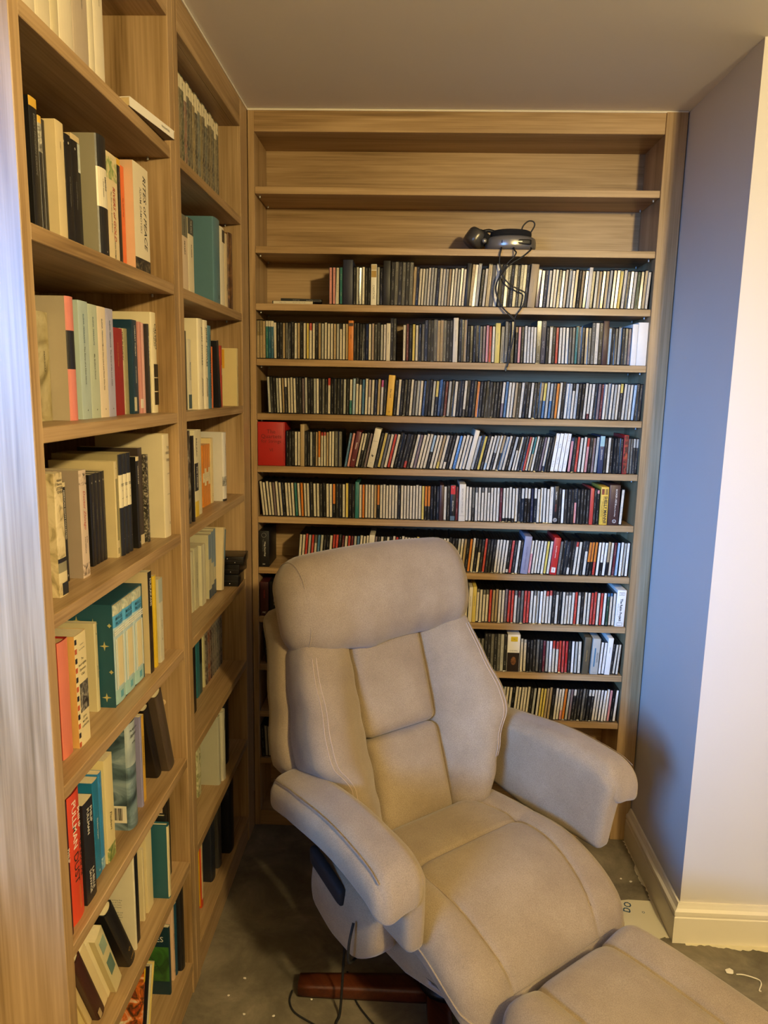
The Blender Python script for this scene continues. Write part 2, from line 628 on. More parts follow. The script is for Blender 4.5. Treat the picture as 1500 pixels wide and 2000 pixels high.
# ragged line of old paint left on the floor under the bright wall's baseboard
def paint_edge(name, p0, p1, nrm, par, w0=.004, w1=.022, seed=3):
    R = random.Random(seed)
    n = int((Vector(p1) - Vector(p0)).length / .008)
    V = []
    w = .012
    for i in range(n + 1):
        q = Vector(p0).lerp(Vector(p1), i / n)
        w = max(w0, min(w1, w + R.uniform(-.006, .006)))
        V += [(q.x + nrm[0] * .0185, q.y + nrm[1] * .0185, .0008), (q.x + nrm[0] * (.0185 + w), q.y + nrm[1] * (.0185 + w), .0008)]
    mesh_obj(name, V, [(2 * i, 2 * i + 1, 2 * i + 3, 2 * i + 2) for i in range(n)], plain('old_paint', '#d8cfb4', .7, var=.1), par)
paint_edge('old_paint_edge', (XR + .02, YF, 0), (2.3, YF, 0), (0, -1), bpy.data.objects['baseboard_front'])
paint_edge('old_paint_edge', (XR, YF, 0), (XR, -.01, 0), (-1, 0), bpy.data.objects['baseboard_right'], .003, .014, 5)

# lamp that lights the room
lamp = tag(empty('ceiling_lamp', (LAMP_POS[0], LAMP_POS[1], CEIL)), 'round glass ceiling lamp glowing warm on a short metal stem', 'lamp')
brass = plain('brushed_metal', '#b8b2a6', 0.35, metal=1.0, var=0.05)
v, f = lathe_geo([(0.055, 0.0), (0.055, -0.02), (0.03, -0.03)], 24); mesh_obj('canopy', v, f, brass, lamp, True)
v, f = lathe_geo([(0.008, -0.03), (0.008, -0.115)], 12); mesh_obj('stem', v, f, brass, lamp, True)
gm, gnt, gb = new_mat('lamp_glass')
gb.inputs['Emission Color'].default_value = (*LAMP_COLOR, 1)
gb.inputs['Emission Strength'].default_value = LAMP_STRENGTH
gb.inputs['Base Color'].default_value = (0.9, 0.85, 0.75, 1)
zc = LAMP_POS[2] - CEIL
v, f = lathe_geo([(0.0704 * math.sin(math.pi * max(0.02, min(0.98, k / 16))), zc - 0.0704 * math.cos(math.pi * k / 16)) for k in range(17)], 28)
mesh_obj('glass_globe', v, f, gm, lamp, True)

# ================================================================== BOOKCASES
wx = wood('oak_laminate_x', 'x'); wy = wood('oak_laminate_y', 'y'); wz = wood('oak_laminate_z', 'z')
caulk = plain('white_caulk', '#e6dfd0', 0.6, var=0.03)
chrome = plain('bright_metal_pin', '#a8a8a0', 0.5, metal=0.6, var=0.0)
E_ = 0.0012
# --- back bookcase (disc cases)
W_ = 1.4253; WI = 1.3566; XL = 0.0227; DB = 0.205
bc = tag(empty('bookcase', (0, 0, 0)), 'wide oak bookcase of close shelves packed with disc cases', 'bookcase')
BS = [2.3242, 2.135, 1.9485, 1.7633, 1.5764, 1.3918, 1.2094, 1.0222, 0.8369, 0.6517, 0.4672, 0.2783]
box('upright', 0.001, XL, 0, DB, 0, CEIL - 0.004, wz, bc, E_)
box('upright', WI, W_, -0.004, DB, 0, CEIL - 0.004, wz, bc, E_)
box('back_panel', XL, WI, DB, DB + 0.012, 0.0, CEIL - 0.004, wx, bc)
box('top_rail', XL, WI, 0.0, 0.02, 2.4945, CEIL - 0.004, wx, bc, E_)
box('top_panel', XL, WI, 0.02, DB, 2.4945, 2.515, wx, bc)
for z in BS:
    sh = box('shelf', XL + 0.0006, WI - 0.0006, 0.001, DB - 0.0005, z - 0.0225, z, wx, bc, E_)
    for x in (XL + 0.012, WI - 0.012):
        for y in (0.03, 0.17):
            v, f = lathe_geo([(0.0028, -0.006), (0.0028, 0.0), (0.002, 0.001)], 8)
            mesh_obj('shelf_pin', [(x + a, y + b_, z - 0.0235 + c) for a, b_, c in v], f, chrome, sh)
box('bottom_shelf', XL + 0.0006, WI - 0.0006, 0.001, DB - 0.0005, 0.039, 0.061, wx, bc, E_)
box('plinth', XL, WI, 0.004, 0.022, 0, 0.0385, wx, bc)
mesh_obj('caulk_bead', *tube_geo([(0.0, -0.001, CEIL - 0.0035), (W_, -0.001, CEIL - 0.0035)], 0.0032, 6), caulk, bc)

# --- left bookcase (books)
DL = 0.325
YN0, YN = -1.4785, -1.4504
Y1, Y2, YFAR = -0.7964, -0.7273, -0.1014
lc = tag(empty('bookcase', (0, 0, 0)), 'tall oak bookcase of two bays crowded with books', 'bookcase')
LZ = dict(A=2.2055, B=1.9045, C=1.6045, D=1.3055, E=1.0055, F=0.7055, G=0.4055)
box('upright', -DL, 0, YN0, YN, 0, CEIL - 0.004, wz, lc, E_)
ymid = (Y1 + Y2) / 2
u1 = box('upright', -DL, 0, Y1, ymid - 0.0006, 0, CEIL - 0.004, wz, lc, E_)
box('upright', -DL, 0, ymid + 0.0006, Y2, 0, CEIL - 0.004, wz, lc, E_)
u3 = box('upright', -DL, 0, YFAR, -0.0015, 0, CEIL - 0.004, wz, lc, E_)
cap = plain('screw_cap', '#cdb083', 0.5, var=0.03)
for (x, z, par) in ((-0.075, 1.985, u1), (-0.06, 1.14, u1), (-0.06, 0.86, u1), (-0.05, 0.70, u1)):
    v, f = lathe_geo([(0.0075, 0.0), (0.0075, 0.0012), (0.006, 0.0022)], 16)
    mesh_obj('screw_cap', [(x + a, Y1 - c, z + b_) for a, b_, c in v], [q[::-1] for q in f], cap, par)
for bay, (a, b_) in enumerate(((YN, Y1), (Y2, YFAR))):
    box('back_panel', -DL - 0.012, -DL, a, b_, 0, CEIL - 0.004, wz, lc)
    box('top_rail', -0.02, 0, a, b_, 2.4765, CEIL - 0.004, wy, lc, E_)
    box('top_panel', -DL, -0.02, a, b_, 2.4765, 2.50, wy, lc)
    for k, z in LZ.items():
        sh = box('shelf', -DL + 0.0005, -0.001, a + 0.0006, b_ - 0.0006, z - 0.0245, z, wy, lc, E_)
        for y in (a + 0.01, b_ - 0.01):
            v, f = lathe_geo([(0.0028, -0.006), (0.0028, 0.0), (0.002, 0.001)], 8)
            mesh_obj('shelf_pin', [(-0.05 + p, y + q, z - 0.0255 + c) for p, q, c in v], f, chrome, sh)
    box('bottom_shelf', -DL + 0.0005, -0.001, a + 0.0006, b_ - 0.0006, 0.073, 0.097, wy, lc, E_)
    box('plinth', -0.022, -0.004, a, b_, 0, 0.0725, wy, lc)
mesh_obj('caulk_bead', *tube_geo([(0.001, YN0, CEIL - 0.0035), (0.001, 0, CEIL - 0.0035)], 0.0032, 6), caulk, lc)

# ================================================================== DISC CASES
PAL = {'w': ('#cfc5ae', 'cream'), 'W': ('#e4dfd2', 'white'), 'k': ('#0c0b0b', 'black'), 'd': ('#24221e', 'charcoal'), 'g': ('#5f5c52', 'grey'),
       's': ('#a9a79b', 'silver'), 't': ('#a48d66', 'tan'), 'T': ('#7d6a3e', 'olive'), 'o': ('#c9772a', 'orange'), 'O': ('#544a35', 'olive'), 'y': ('#cdb659', 'yellow'),
       'Y': ('#d2a637', 'mustard'), 'r': ('#b0392b', 'red'), 'R': ('#a51d18', 'bright red'), 'm': ('#5a1b20', 'maroon'), 'M': ('#3a0f10', 'dark red'),
       'b': ('#3d6688', 'blue'), 'c': ('#1f5870', 'teal'), 'l': ('#9fb6c4', 'pale blue'), 'n': ('#1a2038', 'navy'), 'N': ('#26304a', 'navy'),
       'e': ('#2a6b66', 'green'), 'E': ('#26402c', 'dark green'), 'p': ('#c98a84', 'pink'), 'v': ('#6f5f61', 'mauve'), 'V': ('#817e8a', 'lilac'), 'B': ('#3d231c', 'brown')}
CD_SPINE = spine_mat('disc_spine', 0.5, 0.42)
CD_BODY = plain('disc_case_plastic', '#0e0d0d', 0.3, var=0.1)
SHELF_WORDS = {2: 'shelf under the headphones', 3: 'shelf of two white boxes', 4: 'shelf with the mustard box', 5: 'wide red box shelf',
               6: 'yellow lettered box shelf', 7: 'shelf level with headrest top', 8: 'white lettered box shelf',
               9: 'portrait box shelf', 10: 'lowest packed shelf', 11: 'dark shelf beside the armchair'}

def ordinal(n):
    return '%d%s' % (n, 'th' if 10 <= n % 100 <= 20 else {1: 'st', 2: 'nd', 3: 'rd'}.get(n % 10, 'th'))

def case_geo(t, h, d, top, main, frac, ident, skew=(0.0, 0.0)):
    """thin disc case, spine towards -Y, standing on z=0, centred on x; returns verts, faces, face material, face colour, face uv"""
    e, rz, rc = (0.16 * t if h < 0.1295 else 0.06 * t), 0.0030, 0.0018
    x0, x1 = -t / 2, t / 2
    V = [(x0, 0, 0), (x1, 0, 0), (x1, d, 0), (x0, d, 0), (x0, 0, h), (x1, 0, h), (x1, d, h), (x0, d, h)]
    Fc = [(0, 3, 2, 1), (4, 5, 6, 7), (1, 2, 6, 5), (2, 3, 7, 6), (3, 0, 4, 7)]
    a0, a1 = x0 + e, x1 - e
    zs = [rz, h - rz] if not top else [rz, h - rz - frac * (h - 2 * rz), h - rz]
    b = len(V)
    for z in zs:
        k = skew[1] * (z / h - 0.5)
        V += [(a0, max(0.0001, rc + skew[0] + k), z), (a1, max(0.0001, rc - skew[0] + k), z)]
    n = len(zs)
    bl, br, tl, tr = b, b + 1, b + 2 * (n - 1), b + 2 * (n - 1) + 1
    Fc += [(0, 1, br, bl), (tl, tr, 5, 4)]
    left = [b + 2 * k for k in range(n)]; right = [b + 2 * k + 1 for k in range(n)]
    Fc += [tuple([0] + left + [4]), tuple([1, 5] + right[::-1])]
    mi = [1] * len(Fc); cl = [(0.012, 0.012, 0.012)] * len(Fc); uv = [None] * len(Fc)
    for k in range(n - 1):
        Fc.append((b + 2 * k, b + 2 * k + 1, b + 2 * k + 3, b + 2 * k + 2))
        mi.append(0)
        cl.append(rgb(PAL[top][0]) if (top and k == n - 2) else rgb(PAL[main][0]))
        v0, v1 = zs[k] / h + ident * 7.31, zs[k + 1] / h + ident * 7.31
        uv.append(((0, v0), (1, v0), (1, v1), (0, v1)))
    return V, Fc, mi, cl, uv

def build_cases(name, items):
    """items: list of (geo, matrix); returns one mesh object (matrix baked in when more than one)"""
    VV, FF, MI, CL, UV = [], [], [], [], []
    for (geo, mtx) in items:
        V, Fc, mi, cl, uv = geo
        o = len(VV)
        VV += [tuple(mtx @ Vector(v)) if mtx else v for v in V]
        FF += [tuple(i + o for i in q) for q in Fc]
        MI += mi; CL += cl; UV += uv
    me = bpy.data.meshes.new(name)
    me.from_pydata(VV, [], FF)
    me.materials.append(CD_SPINE); me.materials.append(CD_BODY)
    me.polygons.foreach_set('material_index', MI)
    ca = me.color_attributes.new('Col', 'FLOAT_COLOR', 'CORNER')
    ul = me.uv_layers.new(name='UVMap')
    cbuf, ubuf = [], []
    for q, c, u in zip(FF, CL, UV):
        for k in range(len(q)):
            cbuf += [*c, 1.0]
            ubuf += list(u[k]) if u else [0.0, 0.0]
    ca.data.foreach_set('color', cbuf)
    ul.data.foreach_set('uv', ubuf)
    me.update()
    ob = bpy.data.objects.new(name, me)
    COL.objects.link(ob)
    return ob

CD_ROWS = {
 2: [('s', 0.272, 0.32, 0, 0, 'ppwe'),
     ('b', 0.32, 0.355, 147, 0, 'n', 'navy'),
     ('s', 0.355, 0.415, 0, 0, 'dsgwdd'),
     ('b', 0.415, 0.435, 134, 0, 'W', 'creamgold'),
     ('s', 0.435, 0.456, 0, 0, 'sk'),
     ('b', 0.456, 0.482, 146, 0, 'k', 'black1'),
     ('s', 0.482, 0.557, 1, 1, 'dgdgdg', 145),
     ('s', 0.557, 0.575, 2, 2, 'tk', 131),
     ('s', 0.575, 0.732, 2.5, 3, 'wwswssdwwstswsww'),
     ('b', 0.732, 0.748, 141, 3, 'k', 'black2'),
     ('s', 0.748, 0.779, 4, 4, 'tws', 141),
     ('s', 0.781, 0.803, 4, 4, 'kw'),
     ('s', 0.803, 0.841, 3.5, 3.5, 'tgw', 141),
     ('s', 0.841, 0.943, 2.5, 2.5, 'dddddddddd', 141),
     ('b', 0.944, 0.97, 141, 4, 't', 'tanbox'),
     ('s', 0.972, 1.008, 3, 3, 'vwn'),
     ('s', 1.008, 1.14, 3, 3, 'wwwdwvswtdtt'),
     ('b', 1.14, 1.152, 133, 3, 'w', 'creamslim'),
     ('s', 1.152, 1.349, 3, 2.5, 'dstrtsvtywkwwEgtw')],
 3: [('s', 0.02, 0.041, 0, 0, '(Tt4)(Tt4)', 132),
     ('s', 0.041, 0.08, 0, 0, 't(we15)(wc15)(wc15)', 131),
     ('s', 0.081, 0.342, 0, 0, 'wddtgddwtdwy(rw2)wdtswwwts(kw15)wt'),
     ('b', 0.342, 0.36, 133, 0, 'o', 'orange'),
     ('s', 0.36, 0.473, 0, 0, 'kdkkkwtddsw'),
     ('b', 0.473, 0.487, 126, 0, 'w', 'creamthick'),
     ('s', 0.487, 0.507, 0, 0, 'dd', 145),
     ('s', 0.53, 0.605, 0, 0, 'wmkywkg'),
     ('s', 0.605, 0.701, 0, 0, 'dddgttgdd', 142),
     ('b', 0.702, 0.719, 148, 0, 'w', 'creamtall'),
     ('s', 0.722, 0.749, 0, 0, 'ddt', 145),
     ('s', 0.75, 0.846, 0, 0, 'kkddgvprw'),
     ('b', 0.846, 0.863, 133, 0, 'y', 'clearcream'),
     ('s', 0.865, 0.879, 0, 0, 'g'),
     ('s', 0.879, 0.911, 0, 0, 'gdd', 142),
     ('s', 0.914, 0.987, 0, 0, '(td15)pdwwww'),
     ('s', 0.987, 1.019, 0, 0, 'dn', 145),
     ('s', 1.019, 1.173, 0, 0, 'dwdrwwwggegdtg'),
     ('s', 1.173, 1.21, 0, 0, 'gwd', 142),
     ('b', 1.21, 1.23, 146, 0, 'B', 'brown'),
     ('s', 1.23, 1.308, 0, 0, 'ldgsdgv'),
     ('b', 1.308, 1.327, 137, 0, 'W', 'white1'),
     ('b', 1.327, 1.362, 143, 0, 'W', 'white2')],
 4: [('s', 0.062, 0.271, -2.5, 0, 'sddswt(wd25)wwwddvskkswdgd'),
     ('s', 0.271, 0.475, 0, 2, '(rw2)kdkdsd(we6)l(dw15)(dw15)bw(tw5)wdt(rw2)d'),
     ('b', 0.475, 0.498, 139, 3.5, 'Y', 'mustard'),
     ('s', 0.5, 0.925, 3.5, 3.5, 'dwkddwgswddds(yd45)ddmsdwdd(wd8)dkdodkddddk(wv6)bwwt'),
     ('s', 0.925, 1.354, 3.5, 2, 'dwkdwdd(tg5)(yb5)s(sb5)gowdws(dw2)skkw(wm85)wdvmwswsw(yd25)wswldd')],
 5: [('b', 0.023, 0.124, 154, 0, 'R', 'redcover'),
     ('s', 0.125, 0.177, 0, 0, 'kkdww'),
     ('b', 0.177, 0.192, 148, 0, 't', 'olivetall'),
     ('s', 0.192, 0.299, 0, 0, 'ddskt(ow75)(rw1)(rw1)tww'),
     ('s', 0.299, 0.328, 0, 0, 'gg', 128),
     ('s', 0.334, 0.354, 9, 10, 'bp'),
     ('b', 0.354, 0.373, 128, 11, 'm', 'maroon'),
     ('s', 0.374, 0.414, 11, 11, 'w(wk5)dv'),
     ('b', 0.416, 0.44, 139, 11.5, 'w', 'creambird'),
     ('s', 0.441, 0.766, 12, 12.5, 'dygwrwkkd(dr8)dwvwww(ld5)ww(ty8)w(dw8)dwdwww'),
     ('b', 0.768, 0.785, 142, 12.5, 'w', 'creamlean'),
     ('s', 0.786, 0.929, 12, 12, 'sdyd(wl8)w(sd5)w(td5)swds'),
     ('s', 0.929, 1.059, 11, 8, '(dw4)wddrw(et5)wddv(wn85)dd'),
     ('s', 1.059, 1.115, 7, 6, 'WWWW', 139),
     ('s', 1.115, 1.217, 4, 2, '(np1)drww(rp25)dvs'),
     ('b', 1.217, 1.235, 131, 1.5, 'N', 'navyteal'),
     ('s', 1.236, 1.303, 1, 0, 'dwkkdd'),
     ('b', 1.303, 1.319, 135, 0, 'R', 'redblack'),
     ('s', 1.319, 1.358, 0, 0, 'gg(sd25)(sd25)')],
 6: [('s', 0.039, 0.211, -6, -2, 'wwwwvwwkwwwewoww'),
     ('s', 0.211, 0.371, -1.5, 0, 'dwwddww(ok6)ddwydd'),
     ('b', 0.371, 0.385, 131, 0, 'e', 'tealcase'),
     ('s', 0.385, 0.671, 0, 0, 'wowwwt(ok6)wwwwwwdwwwwwwwy(ok6)(ok6)kkk'),
     ('b', 0.671, 0.686, 128, 0, 'B', 'brown2'),
     ('s', 0.686, 0.709, 0, 0, 'wd'),
     ('b', 0.709, 0.728, 130, 0, 'k', 'blackred'),
     ('s', 0.728, 0.739, 0, 0, 'm'),
     ('b', 0.74, 0.764, 133, 0, 'w', 'creamwide'),
     ('s', 0.764, 0.938, 0, 0, 'ww(gd6)(gw15)w(gw15)w(gw15)wwwm(wk9)(wk9)(wk9)(wk9)'),
     ('s', 0.938, 1.059, 0, 0, 'wk(wk3)(wk3)(wk3)n(wk3)wwww'),
     ('s', 1.059, 1.072, 0, 0, 'w', 133),
     ('b', 1.072, 1.09, 134, 0, 'k', 'blackround'),
     ('s', 1.09, 1.2, 0, 0, 'dWddd(dp4)dddd'),
     ('b', 1.2, 1.213, 130, 0, 'r', 'redslim'),
     ('s', 1.214, 1.234, 0, 0, 'd(pk1)'),
     ('b', 1.236, 1.264, 135, 0, 'Y', 'yellowbox'),
     ('b', 1.265, 1.304, 143, 0, 'B', 'brownbox'),
     ('s', 1.305, 1.317, 2, 2, 'w', 129)],
 7: [('b', 0.021, 0.06, 133, 0, 'k', 'blackbig'),
     ('s', 0.164, 0.416, 4, 4, 'wwrsr(gw25)bskkw(rk4)(rk4)dmwrmsb(wd3)ww'),
     ('b', 0.416, 0.436, 128, 4, 'w', 'creamfat'),
     ('s', 0.436, 0.618, 4, 4, 'vdwdwdw(rv2)dwwwwwyyw'),
     ('s', 0.618, 0.968, 4, 5, 'kkdwwkwwdddswtkow k(dw4)drdddwwww(dw9)rdwd'),
     ('b', 0.968, 0.995, 138, 5, 'V', 'lilacbox'),
     ('s', 0.995, 1.072, 5, 5, '(wp4)wwwwyw'),
     ('b', 1.072, 1.097, 136, 5, 'R', 'redbox'),
     ('s', 1.097, 1.349, 5, 2, 'gdd(kw8)d(rw15)wd(dw3)(ok6)(ok6)(or6)W(Wk6)W(tk6)wmlWsW')],
 8: [('b', 0.027, 0.059, 128, 0, 'M', 'darkred'),
     ('b', 0.061, 0.098, 130, 0, 'k', 'blackgold'),
     ('s', 0.102, 0.117, 0, 0, 'R'),
     ('f', 0.124, 0.786, 1, 1, 58),
     ('b', 0.787, 0.801, 131, 1, 'w', 'creama'),
     ('b', 0.801, 0.815, 133, 1, 'y', 'creamb'),
     ('s', 0.815, 1.317, 1, 1, '(gw1)w(gw15)(gw15)rttwwvrr(gw15)(mg2)grrw(gw15)sWw(rw15)(rw15)d(gw1)dw(gw1)(gw1)wr(gw1)dwwrrwrW(bE1)(bw1)w'),
     ('b', 1.317, 1.351, 136, 1, 'W', 'whiteletter')],
 9: [('s', 0.047, 0.068, -6, -6, 'dE'),
     ('s', 0.07, 0.118, 0, 0, 'swsw'),
     ('f', 0.122, 0.789, 0, 0, 58),
     ('s', 0.789, 0.853, 0, 0, 'ddkgg'),
     ('s', 0.853, 0.936, 0, 0, 'ddgdgsd', 145),
     ('b', 0.936, 0.984, 142, 0, 'W', 'portrait'),
     ('s', 0.985, 1.194, 0, 0, '(sw1)(sw1)kddgdmsW(rw25)(rw25)rrRdWs'),
     ('s', 1.194, 1.207, 0, 0, 'w'),
     ('b', 1.211, 1.235, 141, 2, 'O', 'olivebox'),
     ('b', 1.241, 1.27, 136, 2, 's', 'silverbox'),
     ('s', 1.27, 1.293, 3, 3, 'WW'),
     ('b', 1.293, 1.313, 140, 3, 'W', 'whiteblue'),
     ('s', 1.313, 1.343, 4, 4, 'dww', 118)],
 10: [('s', 0.094, 0.118, 8, 8, 'dk'),
     ('f', 0.201, 0.878, 4, 4, 58),
     ('s', 0.882, 1.049, 4, 4, 'wddbswwkwwwwwds'),
     ('s', 1.053, 1.351, 4, 4, 'wyyttkww(wp7)osv(wd2)ddgd(wd2)(wd2)wwWWWpkW')],
 11: [('s', 0.025, 0.14, -3, -2, 'dssssssddk'),
     ('f', 0.144, 0.396, -2, 0, 21)],
}

BOX_LABEL = {
 'navy': 'tall plain navy box set among the cases under the headphones', 'creamgold': 'cream box set with gold band on the shelf under the headphones',
 'black1': 'tall black box set beside glossy tall cases under the headphones', 'black2': 'tall narrow black box leaning under the headphones', 'tanbox': 'tall tan box set just past the hanging headphone cable',
 'creamslim': 'slightly taller cream box on the shelf under the headphones', 'orange': 'orange box set on the shelf ending in two white boxes', 'creamthick': 'thick cream case beside the dark gap in its shelf',
 'creamtall': 'tallest cream box on the shelf ending in two white boxes', 'clearcream': 'cream case in clear sleeve beside the hanging cable end', 'brown': 'tall brown box on the shelf ending in two white boxes',
 'white1': 'narrower of two white boxes at the end of their shelf', 'white2': 'wider of two white boxes at the end of their shelf', 'mustard': 'leaning mustard box set standing above its neighbours',
 'redcover': 'wide red box with faded dark cover lettering', 'olivetall': 'tall olive case near the wide red box', 'maroon': 'leaning maroon box lettered down its spine', 'creambird': 'leaning cream box with a small bird emblem',
 'creamlean': 'leaning plain cream box set taller than its neighbours', 'navyteal': 'navy box with pale teal top', 'redblack': 'red and black illustrated box near the shelf end', 'tealcase': 'plain teal case among cream spines',
 'brown2': 'brown box set among black spines', 'blackred': 'black box with a red top panel', 'creamwide': 'wide cream box lettered down the spine', 'blackround': 'black box with a white round emblem at its foot',
 'redslim': 'plain red case near the yellow lettered box', 'yellowbox': 'yellow box with bold black lettering', 'brownbox': 'dark brown box with white lettering and round emblem', 'blackbig': 'thick black box alone beside an empty gap',
 'creamfat': 'thick cream case behind the headrest top', 'lilacbox': 'leaning lilac grey box set', 'redbox': 'leaning bright red box with a small white emblem', 'darkred': 'dark red and black box beside the headrest',
 'blackgold': 'black box with gold panel beside the headrest', 'creama': 'cream case touching the side of the headrest', 'creamb': 'pale yellow case one along from the headrest', 'whiteletter': 'white box with black handwritten style lettering',
 'portrait': 'white and dark brown box with yellow cartouche and dim portrait', 'olivebox': 'dark olive box between white spines', 'silverbox': 'silver box with blue lettering', 'whiteblue': 'white box with pale blue sides'}

WM = lambda c: plain('box_card_' + c.strip('#'), c, 0.45, var=0.06, scale=60)

def box_set(row, xc, t, h, lean, c, key):
    h = h / 1000.0
    d = 0.142
    a = math.radians(lean)
    z = BS[row] + t / 2 * abs(math.sin(a)) + 0.0006
    o = box('box_set', -t / 2, t / 2, 0, d, 0, h, WM(PAL[c][0]), None, min(0.0012, t * 0.1), 2)
    o.location = (xc, 0.008, z)
    o.rotation_euler = (0, a, 0)
    tag(o, BOX_LABEL[key], 'box set', 'box sets among the disc cases')
    down = lambda zc, x=0.0: frame((x, -0.0004, zc), (0, 0, -1), (1, 0, 0))
    flat = lambda zc, x=0.0: frame((x, -0.0004, zc), (1, 0, 0), (0, 0, 1))
    def panel(z0, z1, col, inset=0.0012, x0_=None, x1_=None, name='printed_panel'):
        xa = -t / 2 + inset if x0_ is None else x0_; xb = t / 2 - inset if x1_ is None else x1_
        v, f = box_geo(xa, xb, -0.0003, 0.0002, z0, z1)
        return mesh_obj(name, v, f, col if not isinstance(col, str) else WM(col), o)
    if key == 'creamgold':
        panel(h * .68, h * .84, '#a8853a'); panel(h * .86, h * .98, '#b8a37a'); lettering('CANTATAS', .009, down(h * .32), INK_GR, o, h * .5)
    elif key == 'mustard':
        lettering('Das Lied', .0085, down(h * .55), INK, o, h * .4); lettering('o', .012, flat(h * .1), INK, o)
    elif key == 'redcover':
        for s, zc, sz in (('The', .78, .020), ('Quartets', .67, .020), ('for Strings', .56, .017), ('VI', .36, .016)):
            lettering(s, sz, flat(h * zc, 0.0), plain('faded_ink', '#5c120e', 0.6, var=0), o, t * .78)
        panel(0.001, h - 0.001, '#8e1a15', 0, t / 2 - .004, t / 2 - .0012, 'edge_strip')
    elif key == 'maroon':
        lettering('Sonatas', .008, down(h * .6), INK_W, o, h * .35); lettering('IV', .008, flat(h * .2), INK_W, o, t * .6)
    elif key == 'creambird':
        lettering('J.S. Bach', .006, flat(h * .68), INK_GR, o, t * .7)
        mesh_obj('emblem', [(-.004, -.0005, h * .30), (.0015, -.0005, h * .27), (.005, -.0005, h * .33), (.001, -.0005, h * .31), (-.002, -.0005, h * .35)], [(0, 1, 2, 3, 4)], INK, o)
        lettering('II', .006, flat(h * .12), INK_GR, o, t * .4)
    elif key == 'navyteal':
        panel(h * .72, h - .001, '#8fb0ab'); lettering('ARMSTRONG', .006, down(h * .5), INK_W, o, h * .4)
    elif key == 'redblack':
        panel(.002, h - .002, picture('jacket_redblack', ['#1a0d0b', '#4a1512', '#8f2a1c', '#b2672c'], 60))
    elif key == 'blackred':
        panel(h * .74, h - .003, '#c01f1c'); lettering('REVOLUTION', .006, down(h * .42), INK_W, o, h * .5); panel(.002, h * .14, '#4a5c62'); lettering('O', .006, flat(h * .92), INK_W, o)
    elif key == 'creamwide':
        lettering('BEETHOVEN SYMPHONIES', .0075, down(h * .55), INK_GR, o, h * .7); panel(h * .145, h * .15, '#5a5040')
    elif key == 'blackround':
        lettering('THE BIRTH', .006, down(h * .75), INK_W, o, h * .3); lettering('OF COOL', .006, down(h * .42), INK_R, o, h * .25); lettering('G', .010, flat(h * .1), INK_W, o)
        v, f = tube_geo([(0.0062 * math.cos(2 * math.pi * k / 20), -.0005, h * .1 + 0.0062 * math.sin(2 * math.pi * k / 20)) for k in range(20)], .0006, 6, True); mesh_obj('emblem_ring', v, f, INK_W, o)
    elif key == 'yellowbox':
        lettering('SHELLY MANNE', .0135, down(h * .40, t * .16), INK, o, h * .72, squash=True, bold=.0004)
        lettering('& HIS MEN AT THE BLACK HAWK', .006, down(h * .42, -t * .10), INK, o, h * .72)
        lettering('LIVE IN SAN FRANCISCO', .005, down(h * .42, -t * .30), INK, o, h * .5)
        panel(h * .80, h * .95, '#8a6a2a', 0, t * .06, t * .40); panel(h * .80, h * .95, '#7a3a22', 0, -t * .40, -t * .06)
    elif key == 'brownbox':
        lettering('BOOKER LITTLE', .008, down(h * .70, t * .15), INK_W, o, h * .4); lettering('The Complete Recordings', .0055, down(h * .42, t * .12), INK_W, o, h * .42)
        lettering('c', .009, flat(h * .1, t * .1), INK_W, o)
        v, f = tube_geo([(t * .1 + 0.0055 * math.cos(2 * math.pi * k / 20), -.0005, h * .1 + 0.0055 * math.sin(2 * math.pi * k / 20)) for k in range(20)], .0008, 6, True); mesh_obj('emblem_ring', v, f, INK_W, o)
        panel(.001, h - .001, '#5a3a2c', 0, -t * .28, -t * .27, 'edge_strip')
    elif key == 'blackbig':
        lettering('THE COMPLETE', .0065, down(h * .60, -.003), INK_GR, o, h * .35); lettering('Village Recordings', .0075, down(h * .50, .004), INK_W, o, h * .55)
        v, f = tube_geo([(0.008 * math.cos(2 * math.pi * k / 20), -.0005, h * .88 + 0.008 * math.sin(2 * math.pi * k / 20)) for k in range(20)], .0008, 6, True); mesh_obj('emblem_ring', v, f, INK_GR, o)
        lettering('jazz', .006, flat(h * .08), INK_W, o)
    elif key == 'lilacbox':
        lettering('GOLDBERG VARIATIONS', .008, down(h * .42), plain('ink_lilac', '#4b485e', .6, var=0), o, h * .62)
    elif key == 'redbox':
        lettering('the complete quartets', .005, down(h * .62), INK_W, o, h * .4); panel(h * .06, h * .2, '#d8cbb8', 0, -t * .3, t * .3); lettering('5', .012, flat(h * .13), INK, o)
    elif key == 'darkred':
        lettering('THE RING', .007, down(h * .65), INK_R, o, h * .5); lettering('MC', .009, flat(h * .10), INK_W, o, t * .6)
    elif key == 'blackgold':
        panel(h * .05, h * .2, '#9a7a2e', 0, -t * .2, t * .22); panel(h * .84, h * .95, '#b08a3a', 0, -t * .12, t * .14); lettering('BRUCKNER 1-9', .007, down(h * .5), INK_W, o, h * .45)
    elif key == 'whiteletter':
        lettering('The Rabin Project', .012, down(h * .46, t * .02), INK, o, h * .62, squash=True, bold=.0004); lettering('chamber works vol. 1', .0055, down(h * .46, -t * .27), INK_GR, o, h * .6)
        for zc in (.90, .07):
            v, f = tube_geo([(-t * .28, -.0005, h * (zc - .035)), (t * .28, -.0005, h * (zc - .035)), (t * .28, -.0005, h * (zc + .035)), (-t * .28, -.0005, h * (zc + .035))], .0007, 6, True); mesh_obj('emblem_frame', v, f, INK_GR, o)
        lettering('oo', .010, flat(h * .905), INK_GR, o)
    elif key == 'portrait':
        panel(0.001, h * .52, '#1c0f09'); panel(h * .82, h * .95, '#d2b31c', 0, -t * .24, t * .30, 'cartouche')
